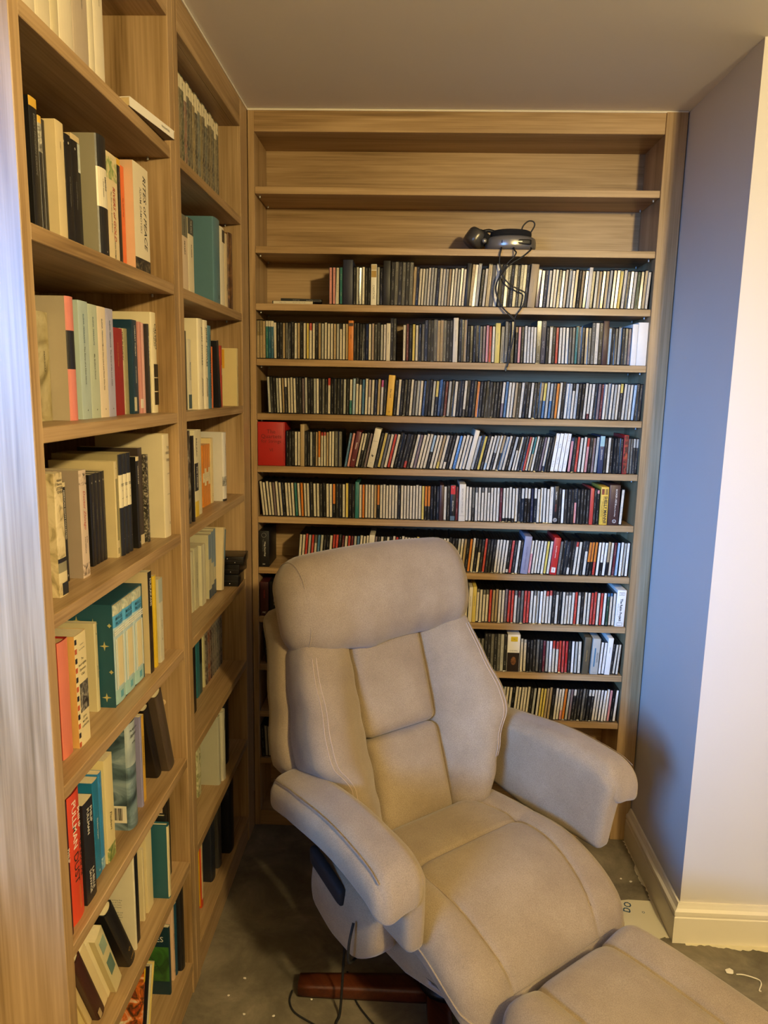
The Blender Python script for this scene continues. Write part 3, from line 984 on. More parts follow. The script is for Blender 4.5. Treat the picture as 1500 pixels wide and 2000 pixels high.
        lettering('~', .014, flat(h * .885, .001), INK, o); lettering('CHOPIN', .0075, flat(h * .57), INK_GR, o, t * .86)
        hd = picture('dim_portrait', ['#2a160c', '#6a4224', '#8f6236'], 70)
        mesh_obj('printed_face', [(0.001 + .0095 * math.cos(2 * math.pi * k / 18), -.0006, h * .30 + .016 * math.sin(2 * math.pi * k / 18)) for k in range(18)], [tuple(range(18))], hd, o)
    elif key == 'silverbox':
        lettering('MESSIAEN', .0085, down(h * .48, t * .22), INK, o, h * .52); panel(h * .22, h * .74, '#356a86', 0, -t * .18, -t * .02); lettering('VOL 2', .004, flat(h * .06), INK_GR, o, t * .6)
    elif key == 'whiteblue':
        lettering('Requiem', .005, down(h * .65), INK_GR, o, h * .4); lettering('*', .010, flat(h * .72), INK, o)
    elif key in ('creamtall', 'clearcream', 'creamthick', 'creamfat', 'creamb', 'creama'):
        lettering('Selected Works', .006, down(h * .6), INK_GR, o, h * .5)
    elif key == 'orange':
        panel(h * .86, h * .94, '#2c2014'); lettering('Verdi', .006, down(h * .6), INK, o, h * .25)
    elif key in ('tanbox', 'olivebox', 'brown', 'tealcase'):
        lettering('Collected Recordings', .005, down(h * .5), INK_GR if key != 'olivebox' else INK_G, o, h * .6)
    return o

CASES = []
for row, its in CD_ROWS.items():
    items = []
    for it in its:
        if it[0] == 'b':
            items.append(dict(kind='b', x=it[1], pitch=it[2] - it[1], h=it[3] / 1000.0, lean=math.radians(it[4]), data=it))
            continue
        _, x0, x1, l0, l1, s = it[:6]
        h = (it[6] if len(it) > 6 else 125) / 1000.0
        tok = re.findall(r'\([^)]*\)|\S', s) if it[0] == 's' else [RNG.choice('wwwwdddkksgtrbvWy') for _ in range(s)]
        n = len(tok)
        pitch = (x1 - x0) / n
        for k, tk in enumerate(tok):
            hh = h * (1 + RNG.uniform(-0.004, 0.004)) + (RNG.choice((0, 0, 0, 0.003)) if h < 0.126 else 0)
            items.append(dict(kind=it[0], x=x0 + pitch * k, pitch=pitch, h=hh, lean=math.radians(l0 + (l1 - l0) * (k + 0.5) / n), tok=tk))
    # stand them side by side so that no two cut into each other
    prev = None
    for q in items:
        q['w'] = q['pitch'] * 0.962
        x = max(q['x'], XL + 0.0012 + max(0.0, -q['h'] * math.tan(q['lean'])))
        if prev:
            hm = min(prev['h'], q['h'])
            x = max(x, prev['x'] + prev['w'] + 0.00018 + max(0.0, hm * (math.tan(prev['lean']) - math.tan(q['lean']))))
        q['x'] = x
        prev = q
    over = items[-1]['x'] + items[-1]['w'] + max(0.0, items[-1]['h'] * math.tan(items[-1]['lean'])) - (WI - 0.0012)
    if over > 0:                                   # a full shelf: squeeze every case a little
        x_first = items[0]['x']
        k = 1 - over / (items[-1]['x'] + items[-1]['w'] - x_first)
        for q in items:
            q['x'] = x_first + (q['x'] - x_first) * k
            q['w'] *= k
    for idx, q in enumerate(items, 1):
        t = q['w'] * math.cos(q['lean'])
        xc = q['x'] + q['w'] / 2 - t * 0 
        if q['kind'] == 'b':
            it = q['data']
            box_set(row, xc, t, it[3], it[4], it[5], it[6])
            continue
        tk = q['tok']
        top, main, frac = None, tk, 0
        if tk[0] == '(':
            top, main, num = tk[1], tk[2], tk[3:-1]
            frac = int(num) / (10.0 if len(num) == 1 else 100.0)
        loc = (xc, 0.0085 + RNG.uniform(0, 0.006), BS[row] + t / 2 * abs(math.sin(q['lean'])) + 0.0005)
        words = PAL[main][1] + '-spined' if not top else PAL[top][1] + '-topped ' + PAL[main][1]
        size = 'tall ' if q['h'] > 0.135 else ''
        lab = '%s%s disc case, %s from the corner on the %s' % (size, words, ordinal(idx), SHELF_WORDS[row])
        dist2 = (xc - CAM['loc'][0]) ** 2 + CAM['loc'][1] ** 2 + (BS[row] - CAM['loc'][2]) ** 2
        CASES.append((t * q['h'] / dist2 if q['kind'] == 's' else 0.0, t, q['h'], top, main, frac, loc, (0.0, q['lean'], 0.0), lab))
order = sorted(range(len(CASES)), key=lambda i: -CASES[i][0])
single = set(order[:300])
rest = []
for i, (area, t, hh, top, main, frac, loc, rot, lab) in enumerate(CASES):
    geo = case_geo(t, hh, 0.142, top, main, frac, i, (RNG.gauss(0, 0.0003), RNG.gauss(0, 0.0022)))
    if i in single:
        o = build_cases('disc_case', [(geo, None)])
        o.location = loc
        o.rotation_euler = rot
        tag(o, lab, 'disc case', 'disc cases on the back bookcase')
    else:
        rest.append((geo, Matrix.Translation(loc) @ Matrix.Rotation(rot[2], 4, 'Z') @ Matrix.Rotation(rot[1], 4, 'Y') @ Matrix.Rotation(rot[0], 4, 'X')))
ro = build_cases('disc_cases_packed', rest)
ro['kind'] = 'stuff'
tag(ro, 'remaining thin disc cases packed along all the back shelves', 'disc cases')

# two cases lying flat at the corner end of the shelf under the headphones
def flat_case(loc, rz, label, main):
    o = build_cases('disc_case', [(case_geo(0.0102, 0.142, 0.125, None, main, 0, 900 + int(loc[2] * 1000)), None)])
    o.rotation_euler = (0, math.pi / 2, rz)
    o.location = loc
    tag(o, label, 'disc case', 'disc cases on the back bookcase')
flat_case((0.078, 0.012, 1.9485 + 0.0056), 0.0, 'cream-spined disc case lying flat, lower of two near the corner', 'w')
flat_case((0.104, 0.030, 1.9485 + 0.0162), 0.12, 'black disc case lying flat on another near the corner', 'k')

# ================================================================== BOOKS
PAGES = plain('page_block', '#d9cba6', 0.8, var=0.1, scale=180, bump=0.2, bscale=500)
PAGES_B = plain('page_block_yellowed', '#c0a878', 0.8, var=0.1, scale=180, bump=0.2, bscale=500)

def cmat(c):
    if not isinstance(c, str):
        return c
    return plain('book_cover_' + c.strip('#'), c, 0.42, var=0.07, scale=22)

def book_profile(t, d, r, ct):
    """outer and inner outline (x,y) of a wrap-round cover, spine at x=0"""
    n = 8
    out = [(-d, -t / 2)] + [(-r + r * math.cos(a), t / 2 * math.sin(a)) for a in [(-math.pi / 2 + math.pi * k / n) for k in range(n + 1)]] + [(-d, t / 2)]
    ky = (t - 2 * ct) / t
    inn = [(x - ct if 0 < i < len(out) - 1 else x, y * ky) for i, (x, y) in enumerate(out)]
    return out, inn

def book(shelf, y0, t, h, xf, d, cover, label, hard=False, r=None, bands=(), texts=(), lean=0.0, rz=0.0, pages=None, group='books in the two-bay bookcase', name='book', z=None, panels=()):
    """y0: near edge of the spine (m), t/h/d in mm"""
    t, h, d = t / 1000., h / 1000., d / 1000.
    if r is None:
        r = min(0.007, t * 0.22) if hard else min(0.0014, t * 0.12)
    ct = 0.0026 if hard else 0.0007
    ct = min(ct, t * 0.18)
    a = math.radians(lean)
    zs = LZB[shelf] if z is None else z
    root = empty(name, (xf, y0 + t / 2, zs + t / 2 * abs(math.sin(a)) + 0.0003), (a, 0, rz), 0.02)
    tag(root, label, 'book', group)
    out, inn = book_profile(t, d, r, ct)
    m = len(out)
    V = [(x, y, zz) for zz in (0, h) for (x, y) in out] + [(x, y, zz) for zz in (0, h) for (x, y) in inn]
    Fc = []
    for i in range(m - 1):
        Fc.append((i, i + 1, m + i + 1, m + i))                                # outside
        Fc.append((2 * m + i + 1, 2 * m + i, 3 * m + i, 3 * m + i + 1))        # inside
        Fc.append((i + 1, i, 2 * m + i, 2 * m + i + 1))                        # bottom lip
        Fc.append((m + i, m + i + 1, 3 * m + i + 1, 3 * m + i))                # top lip
    Fc.append((0, m, 3 * m, 2 * m)); Fc.append((m - 1, 2 * m + m - 1, 3 * m + m - 1, m + m - 1))
    cv = mesh_obj('cover', V, Fc, cmat(cover), root)
    ins = 0.0032 if hard else 0.0004
    pv = [(x - 0.0002, y * 0.995) for x, y in inn]
    pv[0] = (-d + ins, pv[0][1]); pv[-1] = (-d + ins, pv[-1][1])
    V = [(x, y, zz) for zz in (ins, h - ins) for (x, y) in pv]
    Fc = [tuple(range(m))[::-1], tuple(range(m, 2 * m))] + [(i, (i + 1) % m, m + (i + 1) % m, m + i) for i in range(m)]
    mesh_obj('pages', V, Fc, pages or PAGES, root)
    def strip(z0, z1, mat, nm, off=0.0003, k0=1, k1=None):
        k1 = m - 2 if k1 is None else k1
        pts = out[k0:k1 + 1]
        pp = []
        for (x, y) in pts:
            q = Vector((max(x + r, 1e-5), y / (t / 2) * max(r, 1e-5))).normalized()
            pp.append((x + off, y * (1 + off / t)))
        V = [(x, y, zz) for zz in (z0, z1) for (x, y) in pp]
        n = len(pp)
        return mesh_obj(nm, V, [(i, i + 1, n + i + 1, n + i) for i in range(n - 1)], cmat(mat), cv)
    for (f0, f1, c) in bands:
        strip(h * f0, h * f1, c, 'printed_band')
    for (f0, f1, y_0, y_1, c) in panels:            # flat rectangles printed on the spine, y as a fraction of the half thickness
        V, Fq = box_geo(-0.0004, 0.0005, t / 2 * y_0, t / 2 * y_1, h * f0, h * f1)
        mesh_obj('printed_panel', V, Fq, cmat(c), cv)
    for tx in texts:
        s, size, fz, mat = tx[:4]
        ln = tx[4] if len(tx) > 4 else None
        fy = tx[5] if len(tx) > 5 else 0.0
        mode = tx[6] if len(tx) > 6 else 'down'
        # on a rounded spine the lettering rides just clear of the curve
        yy = abs(fy)
        xo = -r + r * math.sqrt(max(0.0, 1 - yy * yy)) + 0.0005
        if mode == 'down':
            fr = frame((xo, t / 2 * fy, h * fz), (0, 0, -1), (0, 1, 0))
        else:
            fr = frame((xo, t / 2 * fy, h * fz), (0, 1, 0), (0, 0, 1))
        sh = 0.25 if (len(tx) > 7 and tx[7]) else 0.0
        lettering(s, size / 1000., fr, mat, cv, h * ln if (ln and mode == 'down') else (t * ln if ln else None), shear=sh, bold=size / 1000. * 0.008)
    return root, cv

LZB = dict(LZ); LZB['H'] = 0.097
ORG = '#d8642a'
# ---- bay beside the room, top shelf
for i, (y0, t, h, c, lab) in enumerate(((-1.346, 41, 246, '#d8cbb0', 'cream volume at the room end of the top shelf'), (-1.304, 50, 250, '#dccfb2', 'thick cream volume second along the top shelf'),
        (-1.253, 28, 243, '#cdbf9c', 'slim parchment coloured volume on the top shelf'), (-1.224, 53, 252, '#e0d3b8', 'broad pale cream volume in the middle of the top shelf'),
        (-1.170, 63, 255, '#b8a894', 'broad beige volume with fine grey lettering on the top shelf'), (-1.105, 23, 248, '#d5caae', 'slim cream volume beside the broad beige one'),
        (-1.080, 44, 251, '#dfd3b9', 'last upright cream volume on the top shelf'))):
    tx = [('Thirty-Two Short Studies', 6, .62, INK_GR, .5, .1), ('with notes', 5, .58, INK_GR, .3, -.3)] if i == 4 else ([('a history', 5, .7, INK_GR, .3)] if i == 6 else [])
    book('A', y0, t, h, -.045, 190, c, lab, hard=True, r=.004, texts=tx)
# flat book with its corner over the edge
rt = empty('book', (0.012, -0.940, 2.2055 + 0.0003), (0, 0, -0.12), 0.02); tag(rt, 'white book lying flat with its corner over the shelf edge', 'book', 'books in the two-bay bookcase')
box('cover', -0.13, 0.0, -0.10, 0.10, 0, 0.0016, cmat('#4a3322'), rt); box('cover', -0.13, 0.0, -0.10, 0.10, 0.0165, 0.018, cmat('#e6dfd2'), rt)
box('spine', -0.0012, 0.0004, -0.10, 0.096, 0.0, 0.018, cmat('#e6dfd2'), rt); box('pages', -0.129, -0.0012, -0.099, 0.099, 0.0016, 0.0165, PAGES_B, rt)
lettering('ENCOUNTERS', .006, frame((0.0009, 0.055, .009), (0, 1, 0), (0, 0, 1)), INK_GR, rt, .05)

# ---- second shelf (B)
book('B', -1.376, 24, 199, -.030, 130, '#141312', 'black paperback with a yellow top band and long white lettering', bands=[(.93, 1, '#d2a53a')], texts=[('EARLY MODERN EUROPE', 8, .66, INK_GR, .45), ('P', 7, .03, INK_GR, None, 0, 'flat')])
book('B', -1.3515, 11, 179, -.030, 120, '#151413', 'thin black paperback with a yellow tip and grey photograph', bands=[(.94, 1, '#d2a53a'), (.70, .94, picture('grey_photo', ['#3a3a36', '#8a877c', '#c9c5b4'], 90))])
book('B', -1.3400, 10, 177, -.030, 120, '#191715', 'thinnest black paperback beside the photograph topped one', texts=[('Travels', 5, .55, INK_GR, .4)])
book('B', -1.3290, 28, 181, -.013, 130, '#cdb98d', 'plain cream paperback standing proud of black neighbours', texts=[('essays', 5, .8, INK_GR, .15)])
book('B', -1.2995, 23, 186, -.030, 130, '#171717', 'black paperback with pale pictorial lower half', bands=[(.12, .45, picture('jacket_pale', ['#3f4a40', '#8d8a6a', '#c9b98e'], 60)), (0, .12, '#2f5a5a')])
for k, (y0, t, h) in enumerate(((-1.2755, 14, 180), (-1.2610, 22, 182), (-1.2385, 26, 180))):
    book('B', y0, t, h, -.030, 120, '#131110', ('first', 'second', 'third')[k] + ' of three black classics beside the pale pictorial spine', texts=[(('The Histories', 'The Twelve Caesars', 'Lives of the Artists')[k], 6, .5, INK_GR, .6), ('o', 8, .93, INK_W, None, 0, 'flat')], group='black classics on the second highest shelf')
book('B', -1.2115, 34, 198, -.042, 130, '#c2ab7c', 'black paperback with cream top and a pale picture panel', bands=[(0, .95, '#161412'), (.95, 1, '#c9b387')], panels=[(.70, .945, -.85, .85, picture('pale_map', ['#8f9a94', '#b9bfb4', '#d4d2c0'], 40))], texts=[('EUROPE IN THE DARK CENTURIES', 7, .38, INK_GR, .58), ('P', 8, .05, INK_GR, None, 0, 'flat')])
book('B', -1.1545, 42, 216, -.018, 140, '#8d866f', 'black and white banded hardback with plain grey boards', hard=True, bands=[(0, .42, '#1e1d1b'), (.42, .74, '#dcd2b8'), (.74, 1, '#1e1d1b')], texts=[('EMPIRE', 8, .62, INK, .18, .15), ('a short account', 5, .58, INK, .22, -.25), ('o', 6, .06, INK_W, None, 0, 'flat')])
book('B', -1.1095, 55, 201, -.024, 130, '#d8c49a', 'cream paperback with a green picture and slanting title lettering', bands=[(.76, .96, picture('green_view', ['#5d7a3a', '#93a063', '#d3c392', '#dccb9f'], 45))], texts=[('RIVERS of GOLD', 15, .46, INK_R, .50, .18, 'down', 1), ('The Rise of the Spanish Empire', 6, .47, INK_GR, .42, -.3, 'down', 1), ('HUGH THOMAS', 9, .12, INK_GR, .17, .1)])
book('B', -1.0525, 22, 204, -.027, 130, '#131211', 'slim black paperback with a yellow top beside the cream one', bands=[(.94, 1, '#d2a53a')], texts=[('ROME AND JERUSALEM', 7, .70, INK_GR, .42), ('P', 7, .04, INK_GR, None, 0, 'flat')])
book('B', -1.0295, 26, 198, -.030, 130, ORG, 'bright orange paperback on the second highest shelf', texts=[('The Third Way', 6, .6, INK, .4)])
book('B', -1.0020, 86, 214, -.012, 132, '#d3ab86', 'very thick cream paperback with big slanting capitals and dark foot', bands=[(.13, 1, '#ddd0b2'), (0, .13, picture('dark_crowd', ['#14120f', '#2c261d', '#6a5c42'], 90))], texts=[('RITES of PEACE', 23, .58, INK, .70, .35, 'down', 1), ('ADAM ZAMOYSKI', 14, .58, INK_GR, .42, -.2)])
book('B', -0.9950, 78, 230, -.156, 120, '#2a1a12', 'dark brown hardback standing behind the very thick cream paperback', hard=True)

# ---- third shelf (C)
book('C', -1.334, 36, 187, -.086, 120, picture('worn_leather', ['#4a3a20', '#7a6338', '#a38a58', '#8c744a'], 30), 'worn brown leather book at the room end of its shelf', hard=True, r=.004, pages=PAGES_B)
book('C', -1.296, 50, 189, -.082, 120, picture('worn_paper', ['#75683f', '#9c8f66', '#b0a47e', '#8f8156'], 18), 'worn olive paper covered book with a small faded title', hard=True, r=.004, pages=PAGES_B, texts=[('DEAD SOULS', 6, .55, INK, .22)])
book('C', -1.2450, 27, 219, -.048, 140, '#a89b84', 'pink hardback with a black band across its spine', hard=True, bands=[(0, .42, '#cf7d72'), (.42, .73, '#1b1a1c'), (.73, 1, '#cf7d72')])
book('C', -1.2170, 12, 203, -.057, 130, '#d9c48c', 'slim cream paperback with short black title at its head', texts=[('GREAT PLAINS', 6, .85, INK, .2), ('PT', 7, .05, INK, None, 0, 'flat')])
for k, (y0, t, c, ti, w) in enumerate(((-1.1940, 41, '#a9b9b4', 'The Story of a New Name', 'pale blue'), (-1.1525, 41, '#b4bda9', 'My Brilliant Friend', 'pale green'), (-1.1110, 39, '#dccab0', 'Those Who Leave and Those Who Stay', 'pale peach'), (-1.0715, 36, '#a9a6bd', 'The Story of the Lost Child', 'lavender'))):
    book('C', y0, t, 218 - (k > 0) * 2, -.052, 135, c, '%s paperback of a matching set of four with fine print' % w, texts=[('ELENA  FERRANTE', 6.5, .77, INK_B, .33, -.1), (ti, 6.5, .46, INK, .34 if k != 2 else .42, -.1), ('+', 9, .075, INK, None, 0, 'flat')], group='matching pastel paperbacks')
book('C', -1.0120, 58, 184, -.066, 115, '#8f1f22', 'plain deep red paperback', texts=[('A House and Its Head', 5.5, .7, INK_G, .5)])
book('C', -0.9520, 19, 186, -.072, 115, '#d5c79c', 'cream paperback with bold black capitals beside the deep red one', texts=[('THE PUSHKIN', 10, .80, INK, .36)])
book('C', -0.9315, 20, 187, -.072, 115, '#9c9268', 'thin olive paperback on the third highest shelf')
book('C', -0.9100, 31, 208, -.062, 130, '#153446', 'navy book with a pale label near its foot', panels=[(.03, .18, -.9, -.1, '#c9c0a2')], texts=[('LITERARY THEORY', 8, .78, INK_W, .35), ('an introduction', 6, .42, INK_W, .3)])
book('C', -0.8780, 16, 206, -.058, 125, '#c88a80', 'pink paperback with white edge stripes', bands=[(.06, .16, '#dfd3c0')], texts=[('=', 5, .9, INK_R)])
book('C', -0.8610, 14, 205, -.058, 125, '#d4a398', 'paler pink paperback beside the pink striped one')
book('C', -0.8460, 11, 204, -.050, 125, '#262320', 'slim black paperback lettered in white capitals', texts=[('BUTTERFLIES & CIRCUSES', 6, .70, INK_W, .5)])
book('C', -0.8340, 35, 232, -.044, 150, '#ddd0ab', 'tall cream hardback with three black squares down its spine', hard=True, r=.004, panels=[(.36, .49, -.55, .85, '#17130f'), (.22, .35, -.55, .85, '#17130f'), (.08, .21, -.55, .85, '#17130f')], texts=[('CALVINO', 17, .77, INK, .25, .2, 'down', 1), ('THE COMPLETE', 6, .76, INK, .18, -.35)])

# ---- fourth shelf (D)
book('D', -1.3590, 30, 216, -.033, 135, picture('sepia_jacket', ['#8a7a52', '#c4b083', '#d9c79c', '#dcc9a0'], 35), 'sepia illustrated paperback with a black label at its foot', bands=[(.28, .315, '#1a1713'), (.20, .28, '#8b8468'), (.12, .20, '#d3c49c')], panels=[(0.01, .11, -.4, .95, '#1c2024')], texts=[('Vladimir', 6, .94, INK, .6, .1, 'flat'), ('Stories', 6, .91, INK, .55, .1, 'flat'), ('LETTERS', 7, .875, INK, .8, .1, 'flat'), ('TO VERA', 7, .845, INK, .7, .1, 'flat'), ('Z', 12, .06, INK_GR, None, .3, 'flat')])
book('D', -1.2630, 17, 187, -.069, 120, '#131211', 'black paperback with cream head and long white title', bands=[(.955, 1, '#d5c49a')], texts=[('AMERICAN ESSAYS COLLECTED', 6.5, .68, INK_W, .5), ('P', 6, .06, INK_W, None, 0, 'flat')])
book('D', -1.2300, 30, 206, -.050, 130, '#9b8a78', 'pale pink paperback with red handwritten style title', bands=[(.13, .86, '#cdb8a4'), (.97, 1, '#cdb8a4'), (0, .02, '#cdb8a4'), (.86, .97, picture('snow_trees', ['#4a4238', '#b09a86', '#cdb8a4', '#d6c4b0'], 80)), (.02, .13, picture('dark_figures', ['#2a241d', '#8a7868', '#cdb8a4', '#cdb8a4'], 70))], texts=[('Doctor Zhivago', 13, .63, INK_R, .36, .05, 'down', 1), ('BORIS', 5, .35, INK, .12, .35), ('PASTERNAK', 6, .30, INK, .24, -.15)])
for k, (y0, ti) in enumerate(((-1.1400, 'Crime and Punishment'), (-1.1220, 'The Idiot'), (-1.1040, 'Dead Souls'), (-1.0860, 'War and Peace'))):
    book('D', y0, 17.4, 187 + (k % 2), -.071, 120, '#12100f', ('first', 'second', 'third', 'fourth')[k] + ' of four black classics counted from the pale pink paperback', texts=[(ti, 6, .55, INK_GR, .5), ('o', 7, .91, INK_W, None, 0, 'flat'), ('P', 5, .05, INK_GR, None, 0, 'flat')], group='black classics on the fourth highest shelf')
book('D', -1.0600, 15, 206, -.053, 140, '#cdbb8e', 'tall parchment book with a long ruled label', panels=[(.18, .82, -.5, .5, '#8c825e'), (.04, .1, -.5, .5, '#9a8f6c')], texts=[('o', 6, .93, INK, None, 0, 'flat')])
for k in range(3):
    book('D', -1.0440 + k * .0213, 20.8, 219, -.048, 145, '#9a8e68', ('first', 'second', 'third')[k] + ' of three matching black volumes counted from the parchment book', hard=True, bands=[(0, .48, '#191b1e'), (.48, .80, '#ddd2b2'), (.80, 1, '#191b1e')], texts=[('collected', 4.5, .71, INK, .7, 0, 'flat'), ('stories', 4.5, .695, INK, .6, 0, 'flat'), ('*', 7, .64, INK, None, 0, 'flat'), ('vol. %d' % (k + 1), 4.5, .57, INK, .6, 0, 'flat'), ('o', 4, .17, INK_W, None, 0, 'flat')], group='three matching black and white volumes')
book('D', -0.9650, 17, 207, -.043, 130, '#141211', 'black paperback with cream head beside three matching volumes', bands=[(.955, 1, '#d5c49a')], texts=[('LORCA A LIFE', 6.5, .8, INK_W, .28), ('P', 6, .06, INK_W, None, 0, 'flat')])
book('D', -0.9260, 24, 223, -.052, 140, '#3c3129', 'dark brown book with a pale foot', bands=[(0, .10, '#c9b892')])
book('D', -0.8960, 12, 206, -.045, 130, picture('black_white_speckle', ['#1b1815', '#3d372e', '#b7ab90'], 140), 'slim speckled black and white paperback')
book('D', -0.8470, 44, 249, -.020, 165, '#d6c8a4', 'huge plain cream hardback at the partition end of its shelf', hard=True, r=.004, texts=[('THE', 9, .87, INK_GR, .4, .2, 'flat'), ('KINDLY', 9, .82, INK_GR, .7, .2, 'flat'), ('ONES', 9, .75, INK_GR, .5, .2, 'flat'), ('a novel', 6, .62, INK_GR, .45, .2, 'flat'), ('by one hand', 5, .42, INK_GR, .5, .2, 'flat'), ('B', 9, .13, INK, None, .3, 'flat')])

# ---- fifth shelf (E)
book('E', -1.3650, 38, 219, -.040, 140, '#8f1712', 'coral red book at the room end of its shelf', hard=True, r=.003, pages=PAGES_B, bands=[(0, 1, '#d0745c')])
b_, cv = book('E', -1.3200, 46, 216, -.032, 135, '#d2a45c', 'cream paperback with black and red airmail stripes down one edge', bands=[(0, 1, '#dccb9c')], panels=[(.30, .56, -.55, .9, picture('photo_bw', ['#15130f', '#3a352c', '#7d776a', '#b9b2a0'], 60))] + [((k + .1) / 12., (k + .62) / 12., -1.0, -.74, '#1a1a22' if k % 2 else '#c25a35') for k in range(12)], texts=[('Letters', 5, .90, INK_GR, .5, .1, 'flat'), ('and stories', 5, .86, INK_GR, .6, .1, 'flat'), ('The', 7, .77, INK, .2, .1, 'flat'), ('Incorrigible', 7, .725, INK, .65, .1, 'flat'), ('Optimists', 7, .68, INK, .55, .1, 'flat'), ('Club', 7, .635, INK, .3, .1, 'flat'), ('JEAN-', 6, .25, INK, .4, .1, 'flat'), ('MICHEL', 6, .21, INK, .45, .1, 'flat'), ('GUENASSIA', 6, .17, INK, .6, .1, 'flat')])
book('E', -1.1680, 15, 189, -.064, 120, '#c9bd92', 'slim olive cream paperback beside the teal slipcase', texts=[('a', 9, .88, INK, None, 0, 'flat'), ('short stories', 5, .45, INK, .3)])
# slipcase with three volumes
sc = empty('slipcase', (-0.036, -1.146, LZ['E'] + 0.0004), (0, 0, 0), .03); tag(sc, 'dark teal slipcase printed with gold stars holding three volumes', 'slipcase')
TEAL = plain('slipcase_teal', '#1f4c58', 0.5, var=0.08); STAR = plain('star_print', '#b9ab6a', 0.5, var=0)
sd, sw, shh = 0.150, 0.168, 0.222
for (nm, a0, a1, c0, c1, e0, e1) in (('side_board', -sd, 0.0, 0, .0028, 0, shh), ('side_board', -sd, 0.0, sw - .0028, sw, 0, shh), ('top_board', -sd, -.001, .0028, sw - .0028, shh - .0028, shh), ('bottom_board', -sd, -.001, .0028, sw - .0028, 0, .0028), ('back_board', -sd, -sd + .0028, .0028, sw - .0028, .0028, shh - .0028)):
    bd = box(nm, a0, a1, c0, c1, e0, e1, TEAL, sc)
    if nm == 'side_board' and c0 == 0:
        for k in range(16):
            cx, cz = -0.018 - (k % 4) * .034 + (.012 if (k // 4) % 2 else 0), .022 + (k // 4) * .052 + (k % 3) * .004
            pts = []
            for q in range(8):
                rr = (.0105 if q % 2 == 0 else .0028)
                if cx + rr > -.001:
                    rr = max(.001, -.001 - cx)
                pts.append((cx + rr * math.cos(q * math.pi / 4), -.0002, cz + rr * math.sin(q * math.pi / 4)))
            mesh_obj('printed_star', pts, [tuple(range(8))], STAR, bd)
for k in range(3):
    y0 = -1.146 + .0034 + k * .0538
    b_, cv = book('E', y0, 53.2, 214, -.034, 140, '#b0c4c8', ('first', 'second', 'third')[k] + ' volume in the teal slipcase, pale blue with cream title panel', r=.004, z=LZ['E'] + .0036,
         bands=[(.90, 1, picture('grey_scroll', ['#8f9a8c', '#b9bda6', '#d2d0b6'], 90)), (.78, .90, '#4f9fd0'), (.0, .145, '#9cc0bd')],
         panels=[(.745, .757, -.95, .95, '#e6e2d2'), (.722, .734, -.95, .95, '#e6e2d2'), (.70, .712, -.95, .95, '#e6e2d2'), (.17, .66, -.42, .52, '#dccda2'), (.15, .66, -.78, -.62, '#dcdcd0'), (.15, .66, .66, .8, '#dcdcd0'), (.04, .11, -.2, .3, '#5aa0b4')],
         texts=[('MARCEL', 10, .86, INK_B, .62, 0, 'flat'), ('PROUST', 10, .81, INK_B, .62, 0, 'flat'), ('Remembrance of Things Past', 9, .42, INK, .44, .05, 'down', 1), (str(k + 1), 9, .728, INK, None, .1, 'flat')], group='three volumes in a slipcase')
book('E', -0.9610, 23, 243, -.027, 150, '#cbb78c', 'tall black paperback with bold white capitals at its head', bands=[(.5, 1, '#15120f'), (.0, .5, picture('night_art', ['#15120f', '#2a2218', '#4c3c26'], 40))], texts=[('MURAKAMI', 13, .80, INK_W, .30, 0, 'down')])
book('E', -0.9240, 17, 224, -.028, 140, '#d8b62c', 'bright yellow paperback beside the tall black one')
book('E', -0.8930, 27, 208, -.027, 130, '#c3bea6', 'pale grey paperback next to the bright yellow one', bands=[(.72, 1, '#9fa79c')], texts=[('Strangers', 6, .45, INK, .5), ('EE', 6, .27, INK)])

# ---- sixth shelf (F)
book('F', -1.4320, 15, 257, -.013, 155, '#3b0f12', 'tall dark red hardback with white capitals against the end panel', hard=True, texts=[('PHILIP', 10, .6, INK_W, .4)])
book('F', -1.4130, 56, 250, -.018, 155, '#7c1713', 'thick bright red hardback with large white and black capitals', hard=True, bands=[(0, 1, '#cf4426')], texts=[('PHILIP', 15, .78, INK_W, .33, .5), ('PULLMAN', 22, .76, INK_W, .36, -.12), ('THE BOOK OF', 13, .46, INK, .30, .5), ('DUST', 24, .42, INK, .25, -.1), ('DAVID FICKLING', 6, .17, INK_G, .2, .2)])
book('F', -1.3520, 42, 204, -.018, 130, '#1f1e20', 'black paperback with white capitals beside the thick red hardback', texts=[('PHILIP', 12, .84, INK_W, .26, .4), ('PULLMAN', 12, .80, INK_W, .34, -.2), ('LA BELLE', 11, .20, INK_W, .24, .3), ('SAUVAGE', 11, .20, INK_W, .26, -.25)])
book('F', -1.3540, 40, 240, -.156, 120, '#837b6e', 'grey hardback behind the black paperback with white capitals', hard=True, texts=[('JUNE', 9, .9, INK_W, .2)])
book('F', -1.2780, 27, 205, -.033, 130, '#1f6d92', 'blue paperback with fine pale print', texts=[('The Essex Serpent', 6, .5, INK_W, .5), ('o', 8, .06, INK_W, None, 0, 'flat')])
book('F', -1.2500, 17, 208, -.034, 130, '#2d79ad', 'narrow brighter blue paperback beside the blue one', bands=[(0, .12, picture('sea_foam', ['#2d79ad', '#7aa5b8', '#d2d0b8'], 80))])
book('F', -1.2310, 40, 226, -.029, 140, '#d9c78f', 'cream paperback with a handwritten style title and green foot', bands=[(0, .14, picture('lilies', ['#3f5a2c', '#7a8a4a', '#d9c78f'], 60))], texts=[('Flaubert', 12, .38, INK, .24, 0, 'down', 1)])
